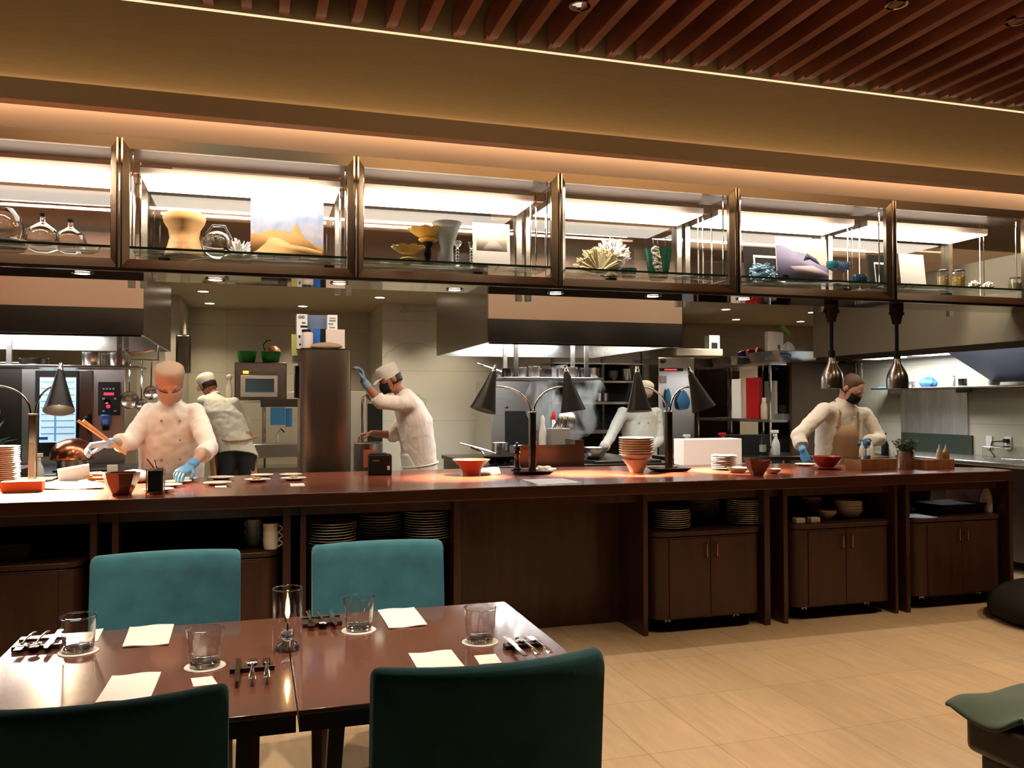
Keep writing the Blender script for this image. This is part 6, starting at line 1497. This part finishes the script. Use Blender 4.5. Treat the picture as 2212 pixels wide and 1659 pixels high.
    # trousers
    b = B(); b.loft([(pel-ax*.11, lat*.178, dep*.130), (pel-ax*.02, lat*.178, dep*.128)], 20); legs(b, .014)
    b.build('trousers', trouser, o, remesh=.011, smit=3)
    for f in feet:
        b = B(); c = V((f[0], f[1], .0)); b.loft([(c-fwd*.075+V((0, 0, .045)), lat*.036, V((0, 0, .042))), (c+V((0, 0, .047)), lat*.046, V((0, 0, .045))), (c+fwd*.10+V((0, 0, .036)), lat*.048, V((0, 0, .034))), (c+fwd*.19+V((0, 0, .026)), lat*.030, V((0, 0, .024)))], 14); b.build('shoe', M_blackm, o)
    if apron:
        b = B(); z0 = .45
        def ap(u, v):
            a = (u-.5)*2.2; ring = v
            if v < .62: c = V((pel.x, pel.y, 0)).lerp(V((pel.x, pel.y, 0)), 0); q = V((pel.x+0, pel.y, z0+(pel.z-.02-z0)*v/.62)); w_, dd = .20, .155
            else:
                t = (v-.62)/.38; q = pel.lerp(chest, t*(1.0 if apron_long else .35)); w_, dd = .190*(1-.0*t), .148; a *= (1-.42*t)
            return q+lat*w_*sin(a)+dep*dd*cos(a)*(1 if v > .62 else 1.05)
        b.grid(ap, 18, 16); apo = b.build('apron', apron, o, solid=.004)
        b = B(); pts = [pel+lat*.195*cos(t)+dep*.150*sin(t)+ax*.03 for t in [2*pi*i/24 for i in range(25)]]; b.tube(pts, .006, 6); b.build('apron_tie', apron, apo)
        if apron_long:
            b = B()
            for s_ in (-1, 1): b.tube([chest+lat*.10*s_+dep*.13, chest.lerp(neck, .6)+lat*.085*s_+dep*.105, neck+lat*.075*s_-dep*.01, neck-dep*.085], .010, 6)
            b.build('apron_strap', apron, apo)
    MH = Matrix((side, face, up)).transposed()
    if cap:
        b = B(); b.lathe([(.085, -.022), (.090, .01), (.094, .050), (.090, .074), (.070, .092), (.001, .098)], head+up*.028-face*.005, 28, MH)
        b.build('cap', cap[0], o, smooth=60)
        if cap[1]:
            b = B(); b.loft([(head+up*.035+face*.06, side*.075, up*.006), (head+up*.028+face*.11, side*.072, up*.005), (head+up*.012+face*.150, side*.045, up*.004)], 16); b.build('cap_visor', cap[0], o)
    if hair:
        b = B(); zs_ = .02 if not cap else -.02
        b.lathe([(.072, -.055), (.079, -.025), (.082, .005)] + ([(.083, .05), (.070, .085), (.04, .104), (.001, .110)] if not cap else [(.082, .01)]), head-face*.016+up*.004, 24, MH, cap0=False, cap1=False); b.build('hair', hair, o, smooth=60, solid=.004)
    if mask:
        b = B()
        def mk(u, v):
            a = (u-.5)*2.3; z = -.094+.082*v; r = .078-.012*(1-v)
            return head+side*(r+.006)*sin(a)+face*((.104+.012*sin(pi*v))*cos(a)**.8+.002)+up*(z)
        b.grid(mk, 16, 8); mo = b.build('face_mask', mask, o, solid=.004)
        b = B()
        for s_ in (-1, 1): b.tube([head+side*.074*s_+face*.03-up*.02, head+side*.083*s_-up*.0-face*.01, head+side*.074*s_+face*.03-up*.075], .002, 5)
        b.build('mask_strap', mask, mo)
    for sh, el, wr, hd, pn, ts, glove, slv, curl in arms:
        if glove:
            b = B(); hand(b, wr, hd, pn, ts, curl, 1.0, .0022); d = (V(wr)-V(el)).normalized(); b.cap(V(wr)-d*.045, .034, V(wr), .031, 14); b.build('glove', glove, o, remesh=.0035, smit=2)
    return o
M_taupe = mat('taupe_cap_cloth', (.36, .23, .15), .85)
M_offw = mat('cream_cap_cloth', (.70, .62, .50), .85)
M_gdark = mat('dark_blue_glove', (.03, .07, .14), .5)
M_wapr = mat('white_apron', (.78, .72, .62), .9, bump=.4, bscale=10)
def A(x, y, Y): return aY(x, y, Y)
# front chef, left
s1, e1, w1 = A(326, 892, 5.95), A(280, 955, 5.86), A(232, 958, 5.66)
s2, e2, w2 = A(421, 892, 5.92), A(452, 968, 5.74), A(412, 1006, 5.50)
person('person in white chef jacket and brown cap bending over the plates, blue gloves', A(372, 1075, 6.06), A(372, 925, 5.98), A(367, 868, 5.92), A(366, 826, 5.84), (.10, -.78, -.60), (0, -.35, 1), (1, .02, 0),
       [(s1, e1, w1, (-.9, -.2, -.1), (0, -.3, -1), -1, mat('pale_blue_glove', (.20, .31, .43), .5), .35, .9), (s2, e2, w2, (-.55, -.75, -.35), (-.1, .2, -1), 1, M_glove, .30, .75)],
       [(-.60, 6.05), (-.36, 6.05)], M_skin, M_cloth, M_trouser, cap=(M_taupe, False), hair=M_hair, mask=mat('tan_mask', (.36, .235, .17), .85), facing=(0, -1, 0))
p0, p1 = A(168, 908, 5.62), A(272, 982, 5.66)
o = empty('chopsticks', w1, 'pair of long wooden chopsticks held in the front chef\'s gloved hand', 'chopsticks')
B().tube([p0, p1], [.009, .006], 8).build('stick', M_lite, o); B().tube([p0+V((.03, 0, .0)), p1+V((0, .012, .006))], [.009, .006], 8).build('stick', M_lite, o)
# back chef seen from behind, leaning left
s1, e1, w1 = A(440, 868, 9.35), A(428, 915, 9.6), A(440, 950, 9.75)
s2, e2, w2 = A(505, 872, 9.35), A(528, 910, 9.6), A(500, 945, 9.8)
person('person seen from behind in white shirt, tan apron and black trousers at the back wall', A(510, 965, 9.20), A(482, 895, 9.32), A(464, 856, 9.42), A(449, 832, 9.50), (-.45, .75, -.45), (-.25, .1, 1), (1, .08, -.12),
       [(s1, e1, w1, (0, 1, -.2), (0, 0, -1), 1, None, .5, .6), (s2, e2, w2, (-.3, 1, -.2), (0, 0, -1), -1, None, .5, .6)],
       [(-.38, 9.15), (-.10, 9.12)], M_skind, mat('ivory_shirt', (.62, .58, .46), .9, bump=.4, bscale=10), M_trouser, cap=(M_offw, True), hair=M_hair, apron=None, facing=(0, 1, 0))
# its apron is seen at the sides and waist
pp = bpy.data.objects['person.001']; pel = A(510, 965, 9.20); ch_ = A(482, 895, 9.32)
b = B()
def ap2(u, v):
    a = -pi*.5-.9+(u)*1.8; a = pi*.5+(u-.5)*4.6; q = pel.lerp(ch_, v*.55)-V((0, 0, .42*(1-v)**1.0))
    return q+V((1, .08, -.12)).normalized()*.232*cos(a)+V((0, 1, .0))*.180*sin(a)
b.grid(ap2, 24, 12); b.build('apron', M_apron, pp, solid=.005)
B().tube([pel+V((.20, .0, .10)), pel+V((.10, -.155, .07)), pel+V((-.06, -.16, .06)), pel+V((-.21, 0, .10))], .012, 6).build('apron_tie', M_apron, pp)
# bending chef in profile
s1, e1, w1 = A(885, 872, 6.78), A(822, 868, 6.74), A(786, 824, 6.72)
s2, e2, w2 = A(888, 880, 7.10), A(850, 940, 7.02), A(804, 936, 7.02)
person('person in profile with white cap, white shirt and black mask, arm raised to the pillar', A(908, 1010, 6.98), A(895, 905, 6.95), A(872, 850, 6.93), A(843, 818, 6.92), (-.88, -.12, -.45), (-.45, 0, .9), (-.08, 1, 0),
       [(s1, e1, w1, (-.25, -.25, 1), (-.9, 0, -.4), 1, mat('pale_blue_glove', (0, 0, 0)), .12, .7), (s2, e2, w2, (-1, 0, -.1), (0, 0, -1), 1, None, .05, .9)],
       [(1.32, 6.85), (1.36, 7.12)], M_skind, mat('pinkish_white_shirt', (.80, .66, .56), .9, bump=.4, bscale=9), M_trouser, cap=(M_offw, True), hair=M_hair, mask=M_blackm, apron=M_wapr, apron_long=False, facing=(-1, -.1, 0))
# far cook behind the range
s1, e1, w1 = A(1345, 892, 8.75), A(1318, 945, 8.65), A(1300, 975, 8.50)
s2, e2, w2 = A(1418, 892, 8.85), A(1424, 950, 8.75), A(1385, 985, 8.60)
person('person in grey-white jacket and cream cap cooking behind the central range', A(1382, 1010, 8.85), A(1382, 925, 8.82), A(1385, 874, 8.80), A(1394, 848, 8.76), (-.35, -.75, -.45), (0, -.2, 1), (1, -.12, 0),
       [(s1, e1, w1, (-.6, -.6, -.3), (0, 0, -1), -1, None, .6, .8), (s2, e2, w2, (-.8, -.5, -.2), (0, 0, -1), 1, None, .6, .8)],
       [(4.1, 8.85), (4.35, 8.85)], M_skin, mat('grey_white_jacket', (.58, .57, .50), .9, bump=.4, bscale=10), M_trouser, cap=(M_offw, False), hair=M_hair, mask=M_blackm, facing=(-.2, -1, 0))
# bareheaded chef on the right
s1, e1, w1 = A(1779, 886, 6.02), A(1724, 942, 5.96), A(1734, 972, 5.86)
s2, e2, w2 = A(1869, 896, 6.12), A(1900, 948, 6.02), A(1872, 955, 5.86)
person('bareheaded person in white jacket, brown apron and black mask looking down at the trays', A(1806, 1050, 6.16), A(1812, 918, 6.10), A(1822, 868, 6.04), A(1840, 838, 5.96), (.30, -.72, -.62), (.25, -.45, 1), (1, -.05, -.05),
       [(s1, e1, w1, (.25, -.3, -1), (.9, .2, 0), -1, M_glove, .55, .6), (s2, e2, w2, (-.8, -.5, .1), (0, 0, -1), 1, M_gdark, .75, 1.1)],
       [(4.62, 6.2), (4.86, 6.2)], M_skin, mat('cream_jacket', (.74, .62, .50), .9, bump=.4, bscale=9), M_trouser, hair=M_hairb, mask=M_blackm, apron=M_apron, apron_long=True, facing=(0, -1, 0))
